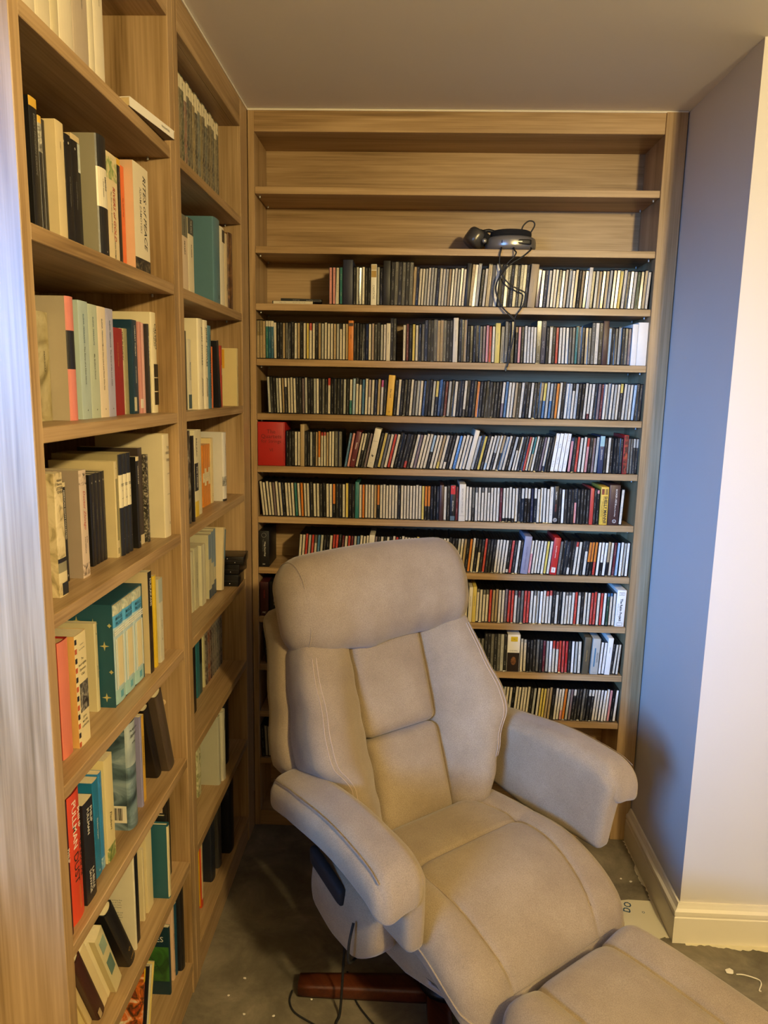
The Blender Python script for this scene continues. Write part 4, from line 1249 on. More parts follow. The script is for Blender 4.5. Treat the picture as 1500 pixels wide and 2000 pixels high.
b_, cv = book('F', -1.1170, 46, 246, -.023, 160, picture('sea_jacket', ['#2c3a40', '#4d6168', '#7f9299', '#a4b0b0'], 9, stretch=(1, 1, 2.2)), 'hardback in a grey blue sea picture jacket with a barcode', hard=True, r=.010, bands=[(.60, 1, picture('pale_sky', ['#8e9a9c', '#aab4b2', '#c2c8c2'], 8))], texts=[('The Ingenious', 8, .93, INK, .8, 0, 'flat', 1), ('Explorer', 10, .88, INK, .7, 0, 'flat', 1), ('notes', 7, .81, INK, .4, 0, 'flat', 1)])
v, f = box_geo(-.072, -.012, -.0236, -.0228, .018, .058); bl = mesh_obj('barcode_label', v, f, cmat('#e0d8c2'), cv)
for k in range(13):
    v, f = box_geo(-.066 + k * .0036, -.066 + k * .0036 + (.0022 if k % 3 else .0012), -.0239, -.0235, .024, .053); mesh_obj('barcode_bar', v, f, INK, bl)
book('F', -1.0270, 12, 222, -.034, 140, '#8a86a8', 'thin lavender hardback past the sea picture jacket')
book('F', -1.0130, 24, 213, -.038, 130, '#d3a437', 'golden yellow paperback with a line of black print', texts=[('THE CORRESPONDENCE', 6.5, .6, INK, .6)])
book('F', -0.9010, 30, 222, -.040, 140, '#1a1512', 'near black hardback leaning against a brown one', hard=True, lean=19)
book('F', -0.8660, 40, 245, -.021, 150, '#4d4034', 'brown hardback leaning back towards the room', hard=True, lean=19)

# ---- seventh shelf (G)
yc, tprev, yr = -1.3330, None, 0.0
for (t, h, xf, d, c, lab, hard, pan, tx) in (
        (14, 182, -.050, 120, '#d6c07e', 'leaning pale yellow paperback at the room end of a low shelf', False, (), [('songs', 6, .5, INK, .3)]),
        (14, 186, -.046, 120, '#cdb682', 'leaning buff paperback second on the low shelf', False, (), ()),
        (28, 226, -.030, 140, '#3b1a16', 'leaning maroon leather hardback with a pale label', True, [(.03, .14, -.9, -.2, '#b09a72')], ()),
        (22, 222, -.036, 140, '#dbc796', 'leaning cream paperback beside the maroon hardback', False, (), ()),
        (12, 212, -.038, 135, '#e2d3a8', 'leaning thin white paperback beside the cream one', False, (), ()),
        (34, 208, -.026, 135, '#cfc293', 'leaning cream paperback with a green patterned panel', False, [(.30, .55, -.6, .6, '#5d7a70'), (.70, .9, -.6, .6, '#92a590')], ())):
    tm, sa, ca = t / 1000., math.sin(math.radians(24)), math.cos(math.radians(24))
    yr = yc + tm / 2 / ca if tprev is None else yr + ((tprev + tm) / 2 - (tm - tprev) / 2 * sa * sa) / ca + .0006
    tprev = tm
    book('G', yr - tm / 2, t, h, xf, d, c, lab, hard=hard, lean=24, panels=pan, texts=tx)
yc = yr + tprev / 2 / ca
book('G', yc + .032, 34, 236, -.020, 150, '#16161a', 'black hardback leaning far over with gold emblems', hard=True, lean=27, texts=[('O', 12, .22, INK_G, None, 0, 'flat'), ('VMC', 8, .09, INK_G, None, 0, 'flat')])
b_, cv = book('G', -1.1130, 9, 236, -.028, 150, '#e0d5b6', 'slim tall white paperback with lines of grey text on its cover')
for k, (s, zc, sz) in enumerate((('Making', .80, 14), ('a reader', .66, 6), ('A collection of writing that', .53, 5), ('gathers the best of a life', .505, 5), ('spent between two rivers', .48, 5), ('and one long road home', .455, 5), ('With new photographs and', .40, 5), ('a foreword by the author', .375, 5), ('First published as a limited', .35, 5), ('edition in two volumes', .325, 5))):
    lettering(s, sz / 1000., frame((-.055, -.0049, .236 * zc), (1, 0, 0), (0, 0, 1)), INK_GR, cv, None)
book('G', -1.0960, 22, 226, -.032, 140, '#15151a', 'black paperback scattered with pale specks', texts=[('.  \'  .  ,  .', 10, .5, INK_GR, .8)])
book('G', -1.0230, 11, 188, -.042, 120, '#d8c79a', 'thin cream paperback on the low shelf past the speckled black one')
book('G', -0.9960, 38, 224, -.042, 140, '#dccb9a', 'thick cream paperback beside the dark teal cover', texts=[('- -', 9, .4, INK, .3)])
book('G', -0.9420, 15, 200, -.008, 140, '#235560', 'dark teal cloth hardback pulled forward on the low shelf', hard=True, bands=[(0.02, .98, '#d3c69a')])
book('G', -0.9230, 13, 212, -.020, 130, '#191715', 'thin black hardback behind the dark teal cover', hard=True)
book('G', -0.8900, 24, 236, -.045, 140, '#cdb48c', 'tall buff book with a maroon panel at its head', panels=[(.86, .94, -.9, .3, '#4a1c2a')])
book('G', -0.8620, 22, 248, -.035, 150, '#171310', 'tallest black book at the partition end of the low shelf')

# ---- bottom shelf (H)
book('H', -1.2200, 10, 210, -.045, 150, '#d2c39a', 'leaning pale magazine at the room end of the bottom shelf', lean=16)
book('H', -1.2080, 9, 205, -.040, 150, '#cfc08c', 'leaning straw coloured magazine on the bottom shelf', lean=16)
book('H', -1.1180, 8, 222, -.030, 160, picture('comic_orange', ['#c8521c', '#2a2418', '#cf6a24', '#e0d2ae'], 30), 'leaning orange comic album with a yellow head', lean=-14, bands=[(.86, 1, '#dcb81e')])
book('H', -1.1030, 7, 214, -.026, 160, '#17151a', 'leaning black comic album beside the orange one', lean=-15, texts=[('- - -', 8, .5, INK_W, .6)])
book('H', -1.0890, 6, 206, -.026, 160, '#cfcab0', 'leaning thin grey album on the bottom shelf', lean=-16)
book('H', -1.0760, 7, 200, -.026, 150, '#d9c070', 'leaning thin straw album on the bottom shelf', lean=-17)
b_, cv = book('H', -0.9080, 12, 198, -.026, 130, '#12303a', 'green and navy paperback showing its cover on the bottom shelf')
v, f = box_geo(-.128, -.002, -.0064, -.0059, .040, .140); mesh_obj('green_cover_panel', v, f, picture('green_art', ['#1f3d1c', '#3a6b2c', '#558a3c'], 14), cv)
lettering('STORIES', .022, frame((-.055, -.0066, .162), (1, 0, 0), (0, 0, 1)), INK_W, cv, .10)
tube('drawn_line', [(-.02, -.0066, .06), (-.045, -.0066, .105), (-.075, -.0066, .12), (-.085, -.0066, .09), (-.06, -.0066, .075), (-.03, -.0066, .085)], .0007, plain('drawn_ink', '#16301a', .6, var=0), cv, 5)
book('H', -0.8620, 16, 222, -.032, 140, '#d9b694', 'pale pink paperback with spaced brown capitals on the bottom shelf', texts=[('B E L L O W', 9, .5, plain('ink_brown', '#8a5a3c', .6, var=0), .55), ('P', 10, .10, INK, None, 0, 'flat')])
book('H', -0.8440, 13, 214, -.030, 140, '#14435a', 'dark blue paperback beside the pale pink one on the bottom shelf')
book('H', -0.8290, 29, 256, -.018, 170, '#171616', 'tall broad black hardback at the partition end of the bottom shelf', hard=True)

# ======================= far bay =======================
cols = ['#4a4a40', '#1e4f66', '#8d7a52', '#2a2620', '#6b6a52', '#20282a', '#7f7352', '#31402f', '#9a6a5a', '#26363f', '#5a5240', '#a08a5a', '#1f2a30', '#6a7a7a', '#8a7a4a', '#2c2c34', '#4a5a5c', '#3a3428', '#74684a', '#2a3a44', '#8c8464', '#3b3d38']
for k in range(22):
    y0 = -0.716 + k * 0.0247
    c = cols[k]
    book('A', y0, 23.6, 252 - (k % 3) * 3 - (k in (4, 5, 6)) * 4, -.050, 170, picture('comic_%d' % k, ['#0f0e0c', c, '#8a8268', c, '#d2c6a2'], 70, stretch=(1, 1, .4)), 'pale-headed comic album, %s from the partition on the far top shelf' % ordinal(k + 1), bands=[(.86 if k % 4 else .80, .985, '#e2d6b2')], texts=[('%d' % (k + 1), 9, .92, INK, None, 0, 'flat')] if k % 2 else [], group='comic albums on the far top shelf')
# WAR shelf
book('B', -0.6900, 27, 206, -.040, 140, '#c0492e', 'coral hardback on the far bay shelf of history books', hard=True)
book('B', -0.6600, 66, 200, -.045, 135, '#b3231f', 'thick red paperback lettered WAR in white', texts=[('THE', 10, .90, INK_W, .1), ('WAR', 22, .72, INK_W, .24), ('THAT ENDED PEACE', 12, .38, INK_W, .5), ('HASTINGS', 14, .15, INK_W, .26)])
book('B', -0.5900, 62, 205, -.046, 135, '#d8c2a4', 'thick pale pink paperback with a grey head', bands=[(.74, 1, '#6a6a5c')], texts=[('PETERS', 11, .6, INK, .22), ('HISTORY', 11, .85, INK, .2)])
book('B', -0.5240, 50, 208, -.046, 140, '#dccfae', 'cream paperback beside the pale pink one', bands=[(.80, 1, '#3f4440')], texts=[('RUSSIA', 11, .60, INK, .22), ('THE FALL', 11, .9, INK_W, .16)])
book('B', -0.3560, 74, 247, -.020, 165, '#527680', 'very thick teal hardback standing forward', hard=True, texts=[('B', 14, .1, INK, None, 0, 'flat')])
book('B', -0.2780, 62, 238, -.024, 160, '#e0d6ba', 'thick white hardback with a small black panel at its head', hard=True, panels=[(.82, .97, -.2, .7, '#1d1a18')])
book('B', -0.2120, 40, 230, -.026, 150, '#cdb992', 'cream hardback between the white one and the brown one', hard=True, texts=[('Eagle', 9, .3, INK, .3)])
book('B', -0.1680, 48, 240, -.022, 155, picture('brown_jacket', ['#2a1a10', '#5a3a20', '#8a6238'], 30), 'dark brown pictorial hardback at the corner end of its shelf', hard=True)
# Fowles shelf
book('C', -0.6400, 14, 232, -.034, 140, '#dcd0ac', 'slim white hardback in the far bay beside a black one')
book('C', -0.6240, 20, 206, -.034, 130, '#17140f', 'slim black paperback between white ones in the far bay')
book('C', -0.6020, 26, 186, -.030, 125, '#cfc6ac', 'white paperback with blue print in the far bay', texts=[('MAGICIANS', 9, .55, INK_B, .6)], bands=[(.02, .22, '#2f4a54')])
book('C', -0.5600, 46, 243, -.012, 160, '#dbcfae', 'first of two cream hardbacks with widely spaced serif names', hard=True, texts=[('JOHN  FOWLES', 15, .70, INK_GR, .42), ('Journals', 15, .25, INK_GR, .24, 0, 'down', 1)], group='pair of cream hardbacks')
book('C', -0.5130, 44, 243, -.012, 160, '#e0d4b4', 'second of two cream hardbacks, nearer the corner', hard=True, texts=[('JOHN  FOWLES', 16, .70, INK, .44), ('Journals', 16, .25, INK, .26, 0, 'down', 1)], group='pair of cream hardbacks')
book('C', -0.4670, 40, 232, -.014, 150, '#4f7886', 'blue patterned hardback with black and white capitals', hard=True, texts=[('THE CHILDREN\'S', 11, .72, INK, .45), ('WILLIAM GOLDING', 16, .40, INK, .55)])
book('C', -0.4200, 14, 176, -.018, 120, '#c9662c', 'orange paperback low between blue and black spines')
book('C', -0.3600, 24, 196, -.012, 130, '#141316', 'black paperback leaning towards the orange one', lean=7)
book('C', -0.3250, 34, 190, -.040, 130, '#d8b09a', 'pink topped paperback behind the leaning black one')
book('C', -0.2870, 18, 186, -.026, 125, '#a83a2a', 'narrow red paperback lettered in white in the far bay', texts=[('CHAPEL', 9, .6, INK_W, .5)])
b_, cv = book('C', -0.1720, 22, 184, -.004, 120, '#d4c088', 'yellow and cream paperback showing its cover at the corner', texts=[('in the evening', 6, .6, INK, .6), ('P', 7, .06, INK, None, 0, 'flat')])
v, f = box_geo(-.10, -.04, -.0116, -.0109, .12, .18); mesh_obj('yellow_cover_panel', v, f, cmat('#d09a26'), cv)
# Penguins shelf
book('D', -0.6800, 46, 246, -.018, 160, picture('bw_photos', ['#12100e', '#2a2621', '#7a7262', '#b0a68e'], 34), 'black pictorial hardback beside the partition in the far bay', hard=True)
book('D', -0.6320, 14, 232, -.016, 150, '#16120f', 'slim black book next to the black pictorial hardback')
book('D', -0.5640, 34, 243, -.031, 145, '#dcd2ae', 'white paperback with black capitals and a yellow foot', bands=[(.0, .18, '#d8b83a'), (.3, .62, '#23262e')], texts=[('BALZAC', 14, .8, INK, .3), ('THE LESSER', 12, .46, INK_W, .3)])
book('D', -0.5280, 36, 241, -.033, 145, '#d2c9a4', 'cream paperback with fine print beside the yellow footed one', texts=[('A LITERARY LIFE', 7, .5, INK_GR, .5), ('P', 7, .05, INK_GR, None, 0, 'flat')])
book('D', -0.4900, 30, 200, -.048, 130, '#cdbf92', 'pale paperback before the orange ones')
for k in range(4):
    book('D', -0.4000 + k * .0205, 19.5, 187, -.056, 120, '#d0812c', ('first', 'second', 'third', 'fourth')[k] + ' of four orange paperbacks counted from the partition', bands=[(.34, .62, '#d9c79a')] if k % 2 else [(.40, .55, '#e0cda0')], texts=[('novel', 6, .5, INK, .2)], group='orange paperbacks in the far bay')
book('D', -0.3170, 26, 203, -.054, 130, '#ddc68f', 'cream paperback between the orange row and white jacketed hardback', texts=[('PUP', 6, .12, INK, .1)])
b_, cv = book('D', -0.2700, 34, 218, -.024, 150, '#cfcac0', 'white jacketed hardback with grey skyline and dark foot', hard=True, r=.008, bands=[(.22, .36, picture('skyline', ['#3a3a38', '#8a8880', '#cfcac0'], 80)), (0, .03, '#1b1718')], texts=[('a biography', 8, .75, INK_GR, .4)])
# pale paperbacks, drives
book('E', -0.5020, 26, 184, -.068, 120, '#c9c3a4', 'pale paperback lettered along its spine near the partition in the far bay', texts=[('poems', 6, .5, INK, .3)])
book('E', -0.4740, 42, 190, -.066, 120, '#bfb998', 'broad pale paperback with scrawled grey lettering', texts=[('Selected Letters', 12, .55, INK_GR, .6, 0, 'down', 1)])
book('E', -0.4300, 22, 188, -.058, 120, '#c7c1a2', 'slim pale paperback third among the pale row')
book('E', -0.4070, 22, 188, -.058, 120, '#cdc6a8', 'slim pale paperback fourth among the pale row')
for k, (y0, t) in enumerate(((-.3560, 30), (-.3240, 26), (-.2960, 22))):
    book('E', y0, t, 205 + k * 4, -.056, 130, '#c3bb9a', ('first', 'second', 'third')[k] + ' of three blue topped paperbacks counted from the partition', bands=[(.62 - .1 * k, 1, '#74889a'), (0, .14 + .04 * k, '#3a4a5c')], group='blue topped paperbacks')
book('E', -0.2700, 28, 205, -.040, 130, '#d4c299', 'cream and blue paperback leaning over the drives', lean=-10, panels=[(.5, .97, .1, 1.0, '#54788a')])
# shelf in shadow
book('F', -0.5440, 32, 205, -.058, 135, '#1a1416', 'black paperback first on the shadowed far shelf', texts=[('nocturnes', 7, .3, INK_GR, .4)])
book('F', -0.4300, 32, 182, -.080, 120, '#2c6a74', 'teal paperback on the shadowed far shelf')
book('F', -0.3960, 24, 180, -.080, 120, '#3a4a4a', 'dark grey green paperback on the shadowed far shelf', bands=[(.55, 1, '#14161a')])
book('F', -0.3460, 18, 170, -.083, 115, '#c9c294', 'narrow cream paperback on the shadowed far shelf')
for k, c in enumerate(('#5a4a44', '#8a4a2a', '#4a2c28', '#6a6258', '#7a7060', '#5a5a54', '#6a6a60', '#4a5050')):
    book('F', -0.3260 + k * .0255, 24, 196 + (k * 7) % 20, -.080, 120, picture('shade_%d' % k, ['#1a1714', c, '#8a8272', c], 50), 'mottled paperback, %s of eight near the corner on the shadowed far shelf' % ordinal(k + 1), group='mottled paperbacks on the shadowed far shelf')
book('G', -0.5250, 30, 210, -.070, 130, picture('floral', ['#3a2a20', '#8a8a5a', '#c9c49a', '#6a3a3a'], 45), 'floral patterned paperback on the low far shelf')
book('G', -0.4920, 34, 196, -.066, 130, picture('floral_pale', ['#5a4a3a', '#a0a070', '#d2cca8', '#c4bd92'], 40), 'paler floral patterned paperback on the low far shelf')
book('G', -0.4170, 24, 232, -.020, 150, '#a8a58e', 'grey green hardback standing forward on the low far shelf', hard=True)
book('G', -0.3910, 34, 236, -.012, 155, '#b9b29a', 'pale hardback with black lettering on the low far shelf', hard=True, texts=[('Dickens', 12, .8, INK, .25)])
book('G', -0.2900, 50, 246, -.030, 160, '#15161a', 'thick black hardback on the low far shelf', hard=True)
book('G', -0.2000, 40, 236, -.050, 150, '#1b1a1c', 'black hardback beside the thick black one by the corner', hard=True)
b_, cv = book('H', -0.5860, 20, 258, -.036, 170, '#c8421c', 'red and cream annual with a yellow cover on the bottom far shelf', panels=[(.10, .86, -.6, .6, '#d9c79c')], texts=[('ANNUAL', 9, .5, INK_R, .4)])
v, f = box_geo(-.16, -.004, -.0109, -.0101, .006, .252); mesh_obj('yellow_cover_panel', v, f, cmat('#c9a21a'), cv)
book('H', -0.4680, 46, 262, -.034, 170, '#1a1d24', 'black album past the red annual on the bottom far shelf', hard=True)
book('H', -0.4000, 40, 250, -.030, 165, '#3c3934', 'dark grey album on the bottom far shelf', hard=True)
book('H', -0.3200, 60, 262, -.012, 170, '#121319', 'thick black ring album by the corner on the bottom far shelf', hard=True)

# ================================================================== ARMCHAIR AND FOOTSTOOL
VELOUR = fabric('taupe_velour')
SEAM = plain('seam_thread', '#7c6a5b', 0.9, var=0.1)
THREAD = plain('stitch_thread', '#b59e88', 0.9, var=0.1)
BLACK = plain('black_fabric', '#0e0e10', 0.8, var=0.1)
CHERRY = wood('cherry_base_wood', 'x', '#2c1209', '#431c0d', '#552812', 0.35)
STEEL = plain('dark_steel', '#2a2a2c', 0.4, metal=0.8, var=0.05)
HEAD = math.atan2(-0.785, 0.62)
chair = tag(empty('recliner_armchair', (0.70, -0.76, 0.0), (0, 0, HEAD), .2), 'taupe velour swivel recliner armchair with roll headrest and panelled back', 'armchair')

def g(x, w):
    return math.exp(-(x / w) ** 2)

TH = math.atan(0.38)
ST, CT = math.sin(TH), math.cos(TH)
S0, Z0 = -0.135, 0.445
UC = 0.015                                  # lateral centre of the back

def back_map(n, u, a):
    return (S0 - a * ST + n * CT, UC + u, Z0 + a * CT + n * ST)

def edge(a):
    """half width of the back along its height"""
    pts = [(-.1, .215), (0.0, .225), (.10, .262), (.18, .290), (.265, .345), (.31, .345), (.42, .325), (.60, .30), (.9, .30)]
    for (a0, e0), (a1, e1) in zip(pts, pts[1:]):
        if a <= a1:
            t = max(0, min(1, (a - a0) / (a1 - a0)))
            return e0 + (e1 - e0) * (t * t * (3 - 2 * t))
    return pts[-1][1]

# --- centre panels
def centre(a0, a1, name):
    ah, ac = (a1 - a0) / 2, (a1 + a0) / 2
    def post(x, y, z, p, nn):
        q = 1 - p[2] ** 2 if p[0] > 0 else 0
        puff = 0.016 * (1 - min(1, abs(y) / .128) ** 3) * (1 - min(1, abs(z) / ah) ** 3) if x > 0 else 0
        return back_map(x - 0.055 + puff, y, ac + z)
    o = rbox(name, 0.055, 0.128, ah, 0.026, (6, 22, 24), VELOUR, chair, post)
    return o
cl = centre(0.0, 0.268, 'lower_back_cushion')
cu_ = centre(0.270, 0.575, 'upper_back_cushion')

# --- side bolsters of the back
def bolster(side):
    def post(x, y, z, p, nn):
        a = 0.285 + z
        v = (y / 0.11 + 1) / 2                      # 0 inner .. 1 outer
        e = edge(a)
        u = 0.123 + (e - 0.123) * v
        amp = 0.078 * g(a - 0.24, 0.24) + 0.02
        n = -0.05 + x + amp * (math.sin(max(0, min(1, v / .78)) * math.pi / 2) ** 1.4) * (1 if x > -0.02 else 0.35)
        if x > 0:
            n += 0.012 * math.sin(v * math.pi) - 0.004 * g(z + .15, .02)
            n += 0.0025 * math.sin(a * 70 + v * 4) * g(v, .35)      # gathered cloth along the inner seam
        return back_map(n, side * u, a)
    return rbox('back_bolster', 0.05, 0.11, 0.29, 0.036, (8, 22, 44), VELOUR, chair, post)
bl_, br_ = bolster(-1), bolster(1)
def bolster_pt(side, a, v, off=0.0):
    e = edge(a); u = 0.123 + (e - 0.123) * v
    amp = 0.078 * g(a - 0.24, 0.24) + 0.02
    n = amp * (math.sin(max(0, min(1, v / .78)) * math.pi / 2) ** 1.4) + 0.012 * math.sin(v * math.pi) + off
    return back_map(n, side * u, a)
for side, par in ((-1, bl_), (1, br_)):
    for v in (.80, .86):
        tube('stitching', [bolster_pt(side, 0.13 + .40 * k / 14, v, 0.0006) for k in range(15)], .0011, THREAD, par, 5, sub=3)

# --- shell behind the cushions
def shell_post(x, y, z, p, nn):
    a = 0.30 + z
    e = edge(a) + 0.012
    u = y / 0.30 * e
    bulge = -0.02 * (1 - (y / .30) ** 2) if x < 0 else 0
    return back_map(-0.125 + x + bulge, u, a)
rbox('back_shell', 0.068, 0.30, 0.385, 0.045, (8, 26, 34), VELOUR, chair, shell_post)

# --- roll headrest
def head_post(x, y, z, p, nn):
    f = 0.0
    if x > 0:
        f += 0.02 * (1 - (y / .33) ** 2) + 0.006 * math.cos(z * 30)
    # tucked underside with a couple of gathers
    if z < 0:
        f += 0.004 * math.sin(y * 55 + 1) * (-z / .13)
    zz = z + 0.014 * math.cos(y * 4.6) * (1 if z > 0 else .3) - (0.012 * g(y + .07, .05) if z < -.05 else 0)
    return back_map(-0.02 + x + f, 0.005 + y, 0.668 + zz)
hd_ = rbox('headrest', 0.092, 0.325, 0.140, 0.088, (18, 44, 22), VELOUR, chair, head_post)
# end seams of the headrest
for sd in (-1, 1):
    ring = []
    dy = .283 - (.325 - .088)
    rr = .088 * math.sqrt(1 - (dy / .088) ** 2)
    for k in range(32):
        t = 2 * math.pi * k / 32
        cx, cz = math.cos(t), math.sin(t)
        ring.append(head_post((.004 if cx >= 0 else -.004) + rr * cx, sd * .283, (.052 if cz >= 0 else -.052) + rr * cz, None, None))
    v, f = tube_geo(ring, .0024, 6, True)
    mesh_obj('piping', v, f, VELOUR, hd_, True)

# --- seat cushion
SC = 0.035
def seat_post(x, y, z, p, nn):
    s = 0.100 + x
    u = y
    # plan outline: a little narrower at the back, rounded at the front
    u *= 1.0 - 0.10 * max(0, -x / .26) - 0.07 * max(0, (x - .16) / .10) ** 2
    zz = z
    if z > 0:
        zz += 0.018 * (1 - (y / .288) ** 4) * (1 - max(0, min(1, abs(x) / .262)) ** 4)
        zz += 0.010 * g(abs(y) - .235, .05)                                   # side rolls
        ls = .160 + .03 * math.sin(max(0, min(1, (x + .26) / .5)) * math.pi)
        zz -= 0.008 * g(abs(y) - ls, .0055) + 0.005 * g(abs(y) - ls, .02)     # long seams
        zz -= (0.008 * g(x + .065, .0055) + 0.004 * g(x + .065, .02)) * (1 if abs(y) < ls else .2)        # cross seam
        zz -= 0.008 * (g(x + .065, .02) * g(abs(y) - ls, .02))                # dimples where they meet
    drop = max(0.0, s - 0.11)
    zz -= 1.75 * drop * drop
    return (s, SC + u, 0.408 + zz)
st_ = rbox('seat_cushion', 0.262, 0.290, 0.062, 0.052, (110, 120, 10), VELOUR, chair, seat_post)
def on_seat(x, y):
    w = seat_post(x, y, .062, None, None)
    return (w[0], w[1], w[2] + .0006)
for sgn in (-1, 1):
    tube('seam', [on_seat(-.215 + .43 * k / 24, sgn * (.160 + .03 * math.sin((-.215 + .43 * k / 24 + .26) / .5 * math.pi))) for k in range(25)], .0011, SEAM, st_, 5, sub=2)
tube('seam', [on_seat(-.065, -.175 + .35 * k / 14) for k in range(15)], .0011, SEAM, st_, 5, sub=2)

def rim_path(hx, hy, r, fn, zc):
    pts = [(-.16, -hy)] + [(-.16 + (hx - r + .16) * k / 8, -hy) for k in range(1, 9)]
    pts += [(hx - r + r * math.sin(t), -(hy - r) - r * math.cos(t)) for t in [math.pi / 2 * k / 6 for k in range(1, 7)]]
    half = pts + [(hx, -(hy - r) + (hy - r) * k / 6) for k in range(1, 7)]
    full = half + [(x, -y) for x, y in half[::-1][1:]]
    return [fn(x, y, zc, None, None) for x, y in full]
tube('piping', rim_path(.2625, .2905, .052, seat_post, 0.0), .0028, VELOUR, st_, 6, sub=2)

# --- seat box under the cushion
def sbox_post(x, y, z, p, nn):
    return (0.09 + x, SC + y * (1 - .04 * max(0, x / .25)), 0.30 + z + (0.06 * max(0, x / .27) if z < 0 else 0) - max(0, .04 * (x / .27)) * (1 if z > 0 else 0))
rbox('seat_box', 0.268, 0.262, 0.060, 0.03, (14, 14, 6), VELOUR, chair, sbox_post)

# --- arms
def arm(side):
    def uc(s_):                                   # the arms splay a little towards the front
        return SC + side * (0.364 + 0.022 * (s_ + .30) / .55)
    def pad(x, y, z, p, nn):
        s = -0.030 + x
        o = y * side                              # + is the outer side
        lift = 0.028 * g(s - 0.03, 0.20) - 0.030 * max(0, (s - 0.17) / .08) ** 2 - 0.012 * max(0, (-s - .2) / .1)
        crown = 0.008 * (1 - (y / .068) ** 2) if z > 0 else 0
        slope = -0.10 * o                         # top falls gently to the outside
        if z > 0:
            crown -= .004 * g(o - .052, .005)
        under = 0.012 * max(0, o / .068) if z < 0 else 0
        return (s, uc(s) + y, 0.612 + z + lift + crown + slope - under)
    pd = rbox('armrest_pad', 0.280, 0.066, 0.044, 0.040, (60, 24, 12), VELOUR, chair, pad)
    tube('stitching', [pad(-.255 + .505 * k / 18, side * .052, .0425, None, None) for k in range(19)], .0014, SEAM, pd, 5, sub=2)
    # inner panel, flush with the inner side of the pad, with a turned-down front flap
    def pan(x, y, z, p, nn):
        s = -0.018 + x
        t = max(0.0, min(1.0, (z + .118) / .236))  # 0 at the foot .. 1 at the crest
        lift = (0.026 * g(s - 0.03, 0.20) - 0.035 * max(0, (s - 0.15) / .08) ** 2 - 0.012 * max(0, (-s - .2) / .1)) * t * t
        inner = 0.283 + 0.016 * t * t + 0.022 * (s + .30) / .55
        o = (y / .026 + 1) / 2
        low = 0.04 * max(0, (-s - .05) / .22) * (1 - t)
        front = 0.022 * (t - .5) if s > .1 else 0
        return (s + front, SC + side * (inner + 0.050 * o + .02 * t * o), 0.545 + z + low + lift)
    def pan_m(x, y, z, p, nn):
        return pan(x, y * side, z, p, nn)
    rbox('arm_panel', 0.252, 0.026, 0.112, 0.020, (40, 8, 22), VELOUR, chair, pan_m)
arm(-1)
arm(1)

# --- side pocket and black plate for the shaded gap above it, on the room side
def pouch_post(x, y, z, p, nn):
    s = -0.025 + x
    w = (z + .095) / .19
    low = (0.10 * max(0, (s - .02) / .12) ** 1.3 + 0.05 * max(0, (-s - .06) / .12) ** 1.5) * (1 - w)
    return (s, -0.296 + y * (1 + .25 * (1 - w)) - .012 * math.sin(min(1, max(0, w)) * math.pi), 0.385 + z + low)
po = rbox('side_pouch', 0.150, 0.030, 0.095, 0.024, (20, 8, 16), VELOUR, chair, pouch_post)
rbox('pouch_opening', 0.075, 0.012, 0.024, 0.011, (10, 4, 6), BLACK, chair, lambda x, y, z, p, nn: (-0.085 + x, -0.338 + y, 0.462 + z - .28 * x))  # solid black piece, painting in the dark of the gap under the arm
# --- swivel column and cross-shaped wooden foot
v, f = lathe_geo([(0.075, 0.042), (0.075, 0.060), (0.03, 0.066), (0.03, 0.235), (0.11, 0.240), (0.11, 0.248)], 24)
mesh_obj('swivel_column', v, f, STEEL, chair, True)
def rot2(x, y, a):
    return x * math.cos(a) - y * math.sin(a), x * math.sin(a) + y * math.cos(a)
for k in range(4):
    ang = -HEAD + math.pi / 2 * k + 0.02        # legs lie along the room's axes
    def legpost(x, y, z, p, nn, ang=ang):
        q = rot2(0.205 + x, y * (1 - .12 * x / .2), ang)
        return (q[0] - 0.01, q[1] - 0.02, 0.021 + z * (1 - .12 * (x / .2)))
    rbox('foot', 0.185, 0.030, 0.020, 0.006, (10, 4, 4), CHERRY, chair, legpost)
# control cable from the pouch
tube('control_cable', [(.055, -.352, .425), (.062, -.368, .385), (.050, -.362, .33), (.020, -.335, .285), (.000, -.300, .272)], .0035, BLACK, chair, 8)

# --- footstool
fs = tag(empty('footstool', (0.70, -0.76, 0.0), (0, 0, HEAD), .15), 'matching taupe velour footstool with panelled top in front of the armchair', 'footstool')
# put the root under the stool: shift the meshes back by the same amount
FS = Vector((0.632, 0.018, 0.0))
fs.location = Vector((0.70, -0.76, 0)) + Vector((FS.x * math.cos(HEAD) - FS.y * math.sin(HEAD), FS.x * math.sin(HEAD) + FS.y * math.cos(HEAD), 0))
def stool_post(x, y, z, p, nn):
    zz = z
    if z > 0:
        zz += 0.014 * (1 - (y / .25) ** 4) * (1 - (x / .24) ** 4)
        zz -= 0.010 * g(abs(y) - .120, .006) + 0.008 * g(abs(y) - .120, .025)
        zz -= 0.009 * g(x - .10, .006) * (1 if abs(y) < .12 else 0)
        zz += 0.010 * g(abs(y) - .19, .045)
        zz += 0.002 * math.sin(x * 46) * g(abs(y) - .135, .012)
    return (x, y * (1 - .05 * max(0, -x / .24) ** 2), 0.335 + zz)
rbox('stool_cushion', 0.243, 0.247, 0.058, 0.050, (80, 110, 10), VELOUR, fs, stool_post)
rbox('stool_base', 0.205, 0.205, 0.030, 0.015, (8, 8, 4), VELOUR, fs, lambda x, y, z, p, nn: (x, y, 0.248 + z))
v, f = lathe_geo([(0.06, 0.052), (0.06, 0.058), (0.026, 0.064), (0.026, 0.222)], 20)
mesh_obj('column', v, f, STEEL, fs, True)
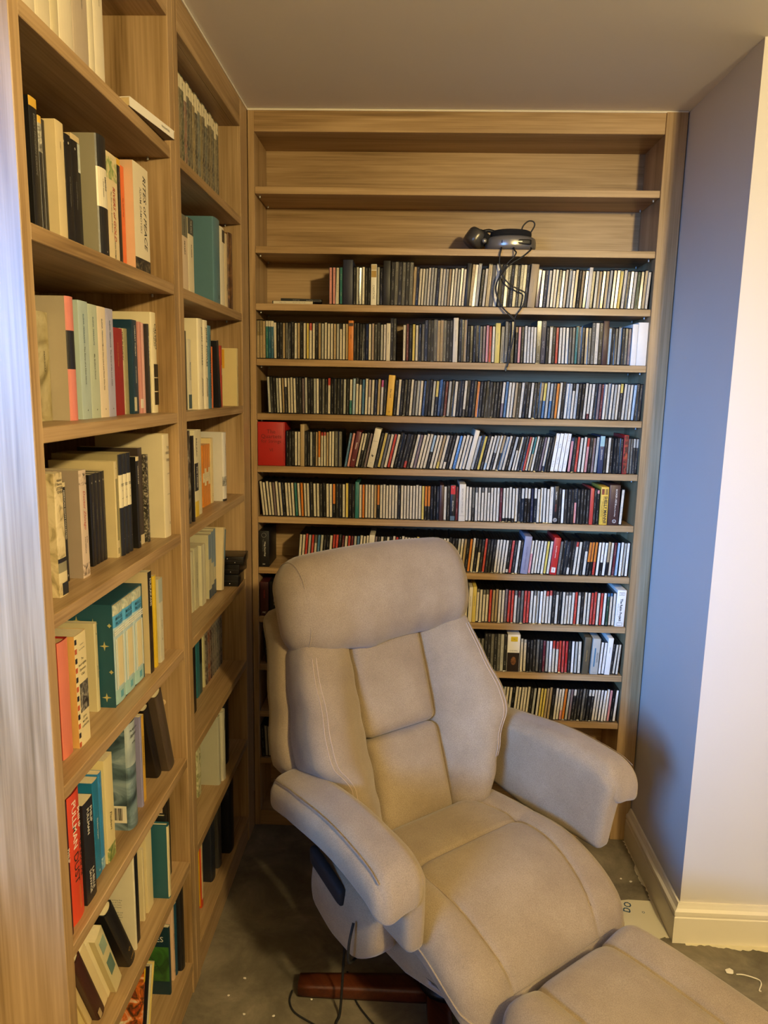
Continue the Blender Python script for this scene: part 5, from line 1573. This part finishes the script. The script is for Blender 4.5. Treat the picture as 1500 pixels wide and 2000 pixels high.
for k in range(4):
    ang = math.pi / 4 + math.pi / 2 * k
    def legpost2(x, y, z, p, nn, ang=ang):
        q = rot2(0.125 + x, y, ang)
        return (q[0], q[1], 0.026 + z)
    rbox('foot', 0.11, 0.034, 0.025, 0.010, (8, 4, 4), CHERRY, fs, legpost2)

# ================================================================== SMALL THINGS
# --- headphones lying on an upper shelf, cable hanging down
HZ = BS[1]
hp = tag(empty('headphones', (0.85, 0.05, HZ), (0, 0, 0), .05), 'silver and black headphones lying on an empty upper shelf with dangling cable', 'headphones')
SILV = plain('silver_plastic', '#8f8d88', 0.28, metal=0.6, var=0.05); DGREY = plain('smoked_plastic', '#55534d', 0.3, metal=0.4, var=0.05)
RUB = plain('black_rubber', '#0b0b0c', 0.5, var=0.05); FOAM = plain('black_foam', '#101011', 0.95, var=0.1, bump=.3)
R0 = Vector((0.85, 0.05, HZ))
def loc(x, y, z):
    return (x - R0.x, y - R0.y, z - R0.z)
# right cup: an upright oval drum facing the room, seen edge on
def cup(cx, cy, cz, rx, ry, hz, mat, tilt, name, par):
    V, Fc = [], []
    prof = [(.86, -1), (.97, -.75), (1, -.3), (1, .3), (.97, .75), (.86, 1)]
    n = 36
    for (r, z) in prof:
        for k in range(n):
            a = 2 * math.pi * k / n
            x, y, zz = rx * r * math.cos(a), ry * r * math.sin(a), hz * z
            q = Matrix.Rotation(tilt, 3, 'Y') @ Vector((x, y, zz))
            V.append(loc(cx + q.x, cy + q.y, cz + q.z))
    for i in range(len(prof) - 1):
        for k in range(n):
            Fc.append((i * n + k, i * n + (k + 1) % n, (i + 1) * n + (k + 1) % n, (i + 1) * n + k))
    Fc += [tuple(range(n))[::-1], tuple((len(prof) - 1) * n + k for k in range(n))]
    return mesh_obj(name, V, Fc, mat, par, True)
c1 = cup(0.886, 0.068, HZ + 0.0245, .086, .066, .0235, SILV, 0, 'ear_cup', hp)
cup(0.886, 0.068, HZ + 0.058, .070, .054, .012, FOAM, 0, 'ear_pad', hp)
v, f = rbox_geo(.052, .004, .0085, .0038, (16, 3, 6), lambda x, y, z, p, nn: loc(0.897 + x, 0.0035 + y + .30 * x * x / .052 * .35 + .004, HZ + .026 + z))
sl = mesh_obj('slot', v, f, RUB, c1, True)
v, f = box_geo(*[q for q in (-.014, -.006)], -.0, .001, -.004, .004)
mesh_obj('slot_mark', [loc(0.897 + x, 0.0030 + y, HZ + .026 + z) for x, y, z in v], f, SILV, c1)
v, f = box_geo(-.004, .020, 0, .001, -.0015, .0015)
mesh_obj('slot_mark', [loc(0.897 + x, 0.0028 + y, HZ + .026 + z) for x, y, z in v], f, SILV, c1)
c2 = cup(0.766, 0.075, HZ + 0.0445, .036, .055, .026, DGREY, 0.62, 'ear_cup', hp)
cup(0.792, 0.078, HZ + 0.050, .030, .048, .014, FOAM, 0.62, 'ear_pad', hp)
v, f = lathe_geo([(.0085, -.003), (.0085, 0), (.004, .003)], 14)
mesh_obj('pivot_button', [loc(0.793 + a, 0.020 - c, HZ + .030 + b_) for a, b_, c in v], [q[::-1] for q in f], SILV, hp, True)
tube('headband', [loc(0.768, .128, HZ + .045), loc(0.785, .155, HZ + .066), loc(0.83, .176, HZ + .072), loc(0.875, .166, HZ + .066), loc(0.896, .134, HZ + .045)], .007, RUB, hp, 8)
tube('headband_strap', [loc(0.78, .07, HZ + .066), loc(.81, .07, HZ + .072), loc(0.836, .07, HZ + .066)], .006, RUB, hp, 8)
CY = -0.0125
A_ = [(0.850, .010, HZ + .0046), (0.848, -.003, HZ + .0046), (0.847, -.0105, 2.131), (0.843, CY, 2.112), (0.844, CY, 2.081), (0.857, CY, 2.047), (0.88, CY, 2.021), (0.91, CY, 2.006), (0.931, CY, 1.996), (0.934, CY, 1.985), (0.927, CY, 1.953), (0.906, CY, 1.921), (0.900, CY, 1.905)]
B_ = [(0.950, .010, HZ + .0046), (0.945, -.003, HZ + .0046), (0.943, -.0105, 2.131), (0.916, CY - .006, 2.108), (0.882, CY - .006, 2.087), (0.856, CY - .006, 2.06), (0.838, CY, 2.031), (0.834, CY, 2.002), (0.844, CY, 1.971), (0.861, CY, 1.944), (0.89, CY - .006, 1.918), (0.902, CY - .004, 1.902), (0.901, CY, 1.854), (0.893, CY, 1.8), (0.887, CY, 1.762), (0.883, CY, 1.749)]
C_ = [(0.888, .008, HZ + .0046), (0.889, -.003, HZ + .0046), (0.890, -.0105, 2.131), (0.895, CY - .012, 2.120), (0.886, CY - .012, 2.105), (0.868, CY - .012, 2.086), (0.846, CY - .012, 2.050), (0.836, CY - .006, 2.020), (0.836, CY - .006, 1.995), (0.850, CY - .006, 1.958), (0.878, CY - .010, 1.925), (0.898, CY - .010, 1.905)]
D_ = [(0.912, .06, HZ + .066), (0.917, .05, 2.200), (0.924, .05, 2.220), (0.940, .05, 2.235), (0.957, .05, 2.234), (0.962, .05, 2.222), (0.953, .05, 2.204), (0.942, .05, 2.186)]
for pts in (A_, B_, C_, D_):
    tube('cable', [loc(*q) for q in pts], .0024, RUB, hp, 7)
tube('jack_plug', [loc(0.8835, CY, 1.752), loc(0.8815, CY, 1.742), loc(0.879, CY, 1.733)], .0026, plain('jack_metal', '#6a6250', .3, metal=1, var=0), hp, 8, sub=2)

# --- external drives stacked in the far bay
DRV = plain('drive_black', '#0d0d0f', 0.28, var=0.1); SCR = plain('screw_steel', '#c9c9cc', 0.25, metal=1, var=0)
for k, (dx, dy, rz, hh, lab) in enumerate(((0, 0, .04, .040, 'lowest black hard drive of a stack in the corner bay'), (.006, .010, -.05, .034, 'middle black hard drive of a stack in the corner bay'), (.016, .022, .07, .027, 'top black hard drive of a stack in the corner bay'))):
    z0 = LZ['E'] + (0, .0405, .075)[k] + .0003
    dr = box('hard_drive', -.100, .0, -.048, .048, 0, hh, DRV, None, .002, 2)
    dr.location = (-0.002 + dx, -0.157 + dy * .2, z0); dr.rotation_euler = (0, 0, rz)
    tag(dr, lab, 'hard drive', 'stacked hard drives')
    box('rim', -.097, -.003, -.0488, -.0478, hh * .42, hh * .50, plain('drive_rim', '#26262a', .3, var=0), dr)
    for (sx, sz) in ((-.08, .25), (-.03, .25), (-.055, .72)):
        v, f = lathe_geo([(.0019, 0), (.0019, .001), (.001, .0015)], 10)
        mesh_obj('screw', [(sx + a, -.0480 - c, hh * sz + b_) for a, b_, c in v], [q[::-1] for q in f], SCR, dr)

# --- power cable trailing from the chair onto the floor
pc = tag(empty('power_cable', (0.40, -0.80, 0)), 'thin black power cable dropping from the armchair to the floor', 'cable')
def pl(*q):
    return (q[0] - 0.40, q[1] + 0.80, q[2])
tube('cord', [pl(0.425, -0.835, .234), pl(0.420, -0.838, .16), pl(0.416, -0.842, .06), pl(0.412, -0.85, .006), pl(0.406, -0.87, .004), pl(0.400, -0.90, .004), pl(0.37, -1.0, .004), pl(0.30, -1.12, .004)], .0036, BLACK, pc, 8)
fl = tag(empty('floor_cable', (0.40, -0.82, 0)), 'thin dark cable looping over the bare floor under the armchair', 'cable')
tube('cord', [(-0.128, 0.045, .003), (-0.130, 0.010, .003), (-0.112, -0.025, .003), (-0.065, -0.055, .003), (0.0, -0.090, .003), (.06, -.14, .003)], .0026, BLACK, fl, 7)
fl2 = tag(empty('floor_cable', (0.45, -0.80, 0)), 'thin black cable crossing the floor beside the wooden chair foot', 'cable')
tube('cord', [(-0.03, 0.10, .003), (-0.012, 0.04, .003), (0.008, -0.01, .003), (0.045, -0.06, .003), (0.09, -.11, .003)], .0026, BLACK, fl2, 7)

# --- sheet of packaging on the floor against the baseboard
sheet = plain('packaging_sheet', '#d9d0b6', 0.6, var=0.05, scale=12)
V = []
out = [(1.235, -0.395), (1.262, -0.352), (1.330, -0.338), (1.4095, -0.340), (1.4095, -0.470), (1.404, -0.497), (1.355, -0.52), (1.28, -0.50), (1.245, -0.45)]
ctr = (1.33, -0.42)
V = [(x - ctr[0], y - ctr[1], z) for z in (0.0004, 0.0022) for (x, y) in out]
n = len(out)
ps = mesh_obj('packaging_sheet', V, [tuple(range(n)), tuple(range(n, 2 * n))[::-1]] + [(i, n + i, n + (i + 1) % n, (i + 1) % n) for i in range(n)], sheet)
ps.data.flip_normals()
ps.location = (ctr[0], ctr[1], 0)
tag(ps, 'cream packaging sheet with teal letters on the floor beside the baseboard', 'packaging')
lettering('bo', .052, frame((1.312 - ctr[0], -0.374 - ctr[1], .0026), (.35, .94, 0), (-.94, .35, 0)), INK_B, ps)
lettering('o', .020, frame((1.362 - ctr[0], -0.395 - ctr[1], .0026), (1, 0, 0), (0, 1, 0)), INK_B, ps)
v, f = box_geo(1.270 - ctr[0], 1.290 - ctr[0], -.412 - ctr[1], -.392 - ctr[1], .0022, .0025); mesh_obj('printed_square', v, f, INK, ps)

# --- scrap of string and plaster crumbs
stg = tag(empty('string_scrap', (1.58, -0.66, 0)), 'scrap of white string on the bare floor in front of the cream wall', 'string')
tube('strand', [(q[0] - 1.58, q[1] + .66, .0022) for q in ((1.556, -.640), (1.575, -.640), (1.598, -.648), (1.614, -.658), (1.613, -.672), (1.600, -.690), (1.596, -.697), (1.601, -.698))], .0018, caulk, stg, 6)
def crumb(x, y, r, label, fl_=.45):
    R = random.Random(int(x * 7919 + y * 104729))
    bm = bmesh.new()
    bmesh.ops.create_icosphere(bm, subdivisions=1, radius=r)
    for vv in bm.verts:
        k = R.uniform(.65, 1.25)
        vv.co = Vector((vv.co.x * k, vv.co.y * k * .8, vv.co.z * fl_ * k))
    zmin = min(vv.co.z for vv in bm.verts)
    for vv in bm.verts:
        vv.co.z -= zmin
    me = bpy.data.meshes.new('plaster_crumb'); bm.to_mesh(me); bm.free()
    me.materials.append(caulk)
    o = bpy.data.objects.new('plaster_crumb', me); COL.objects.link(o)
    o.location = (x, y, 0.0002)
    tag(o, label, 'crumb', 'plaster crumbs on the floor')
crumb(1.540, -0.632, .016, 'broad white plaster crumb beside the string scrap', .18)
for x, y, r in ((0.13, -0.74, .005), (0.098, -0.80, .004), (0.155, -0.86, .005), (1.365, -.245, .006), (1.335, -.232, .004), (0.235, -.86, .005), (1.52, -.72, .004), (.33, -.80, .004)):
    crumb(x, y, r, 'tiny white plaster crumb on the bare concrete floor')

flush_text()
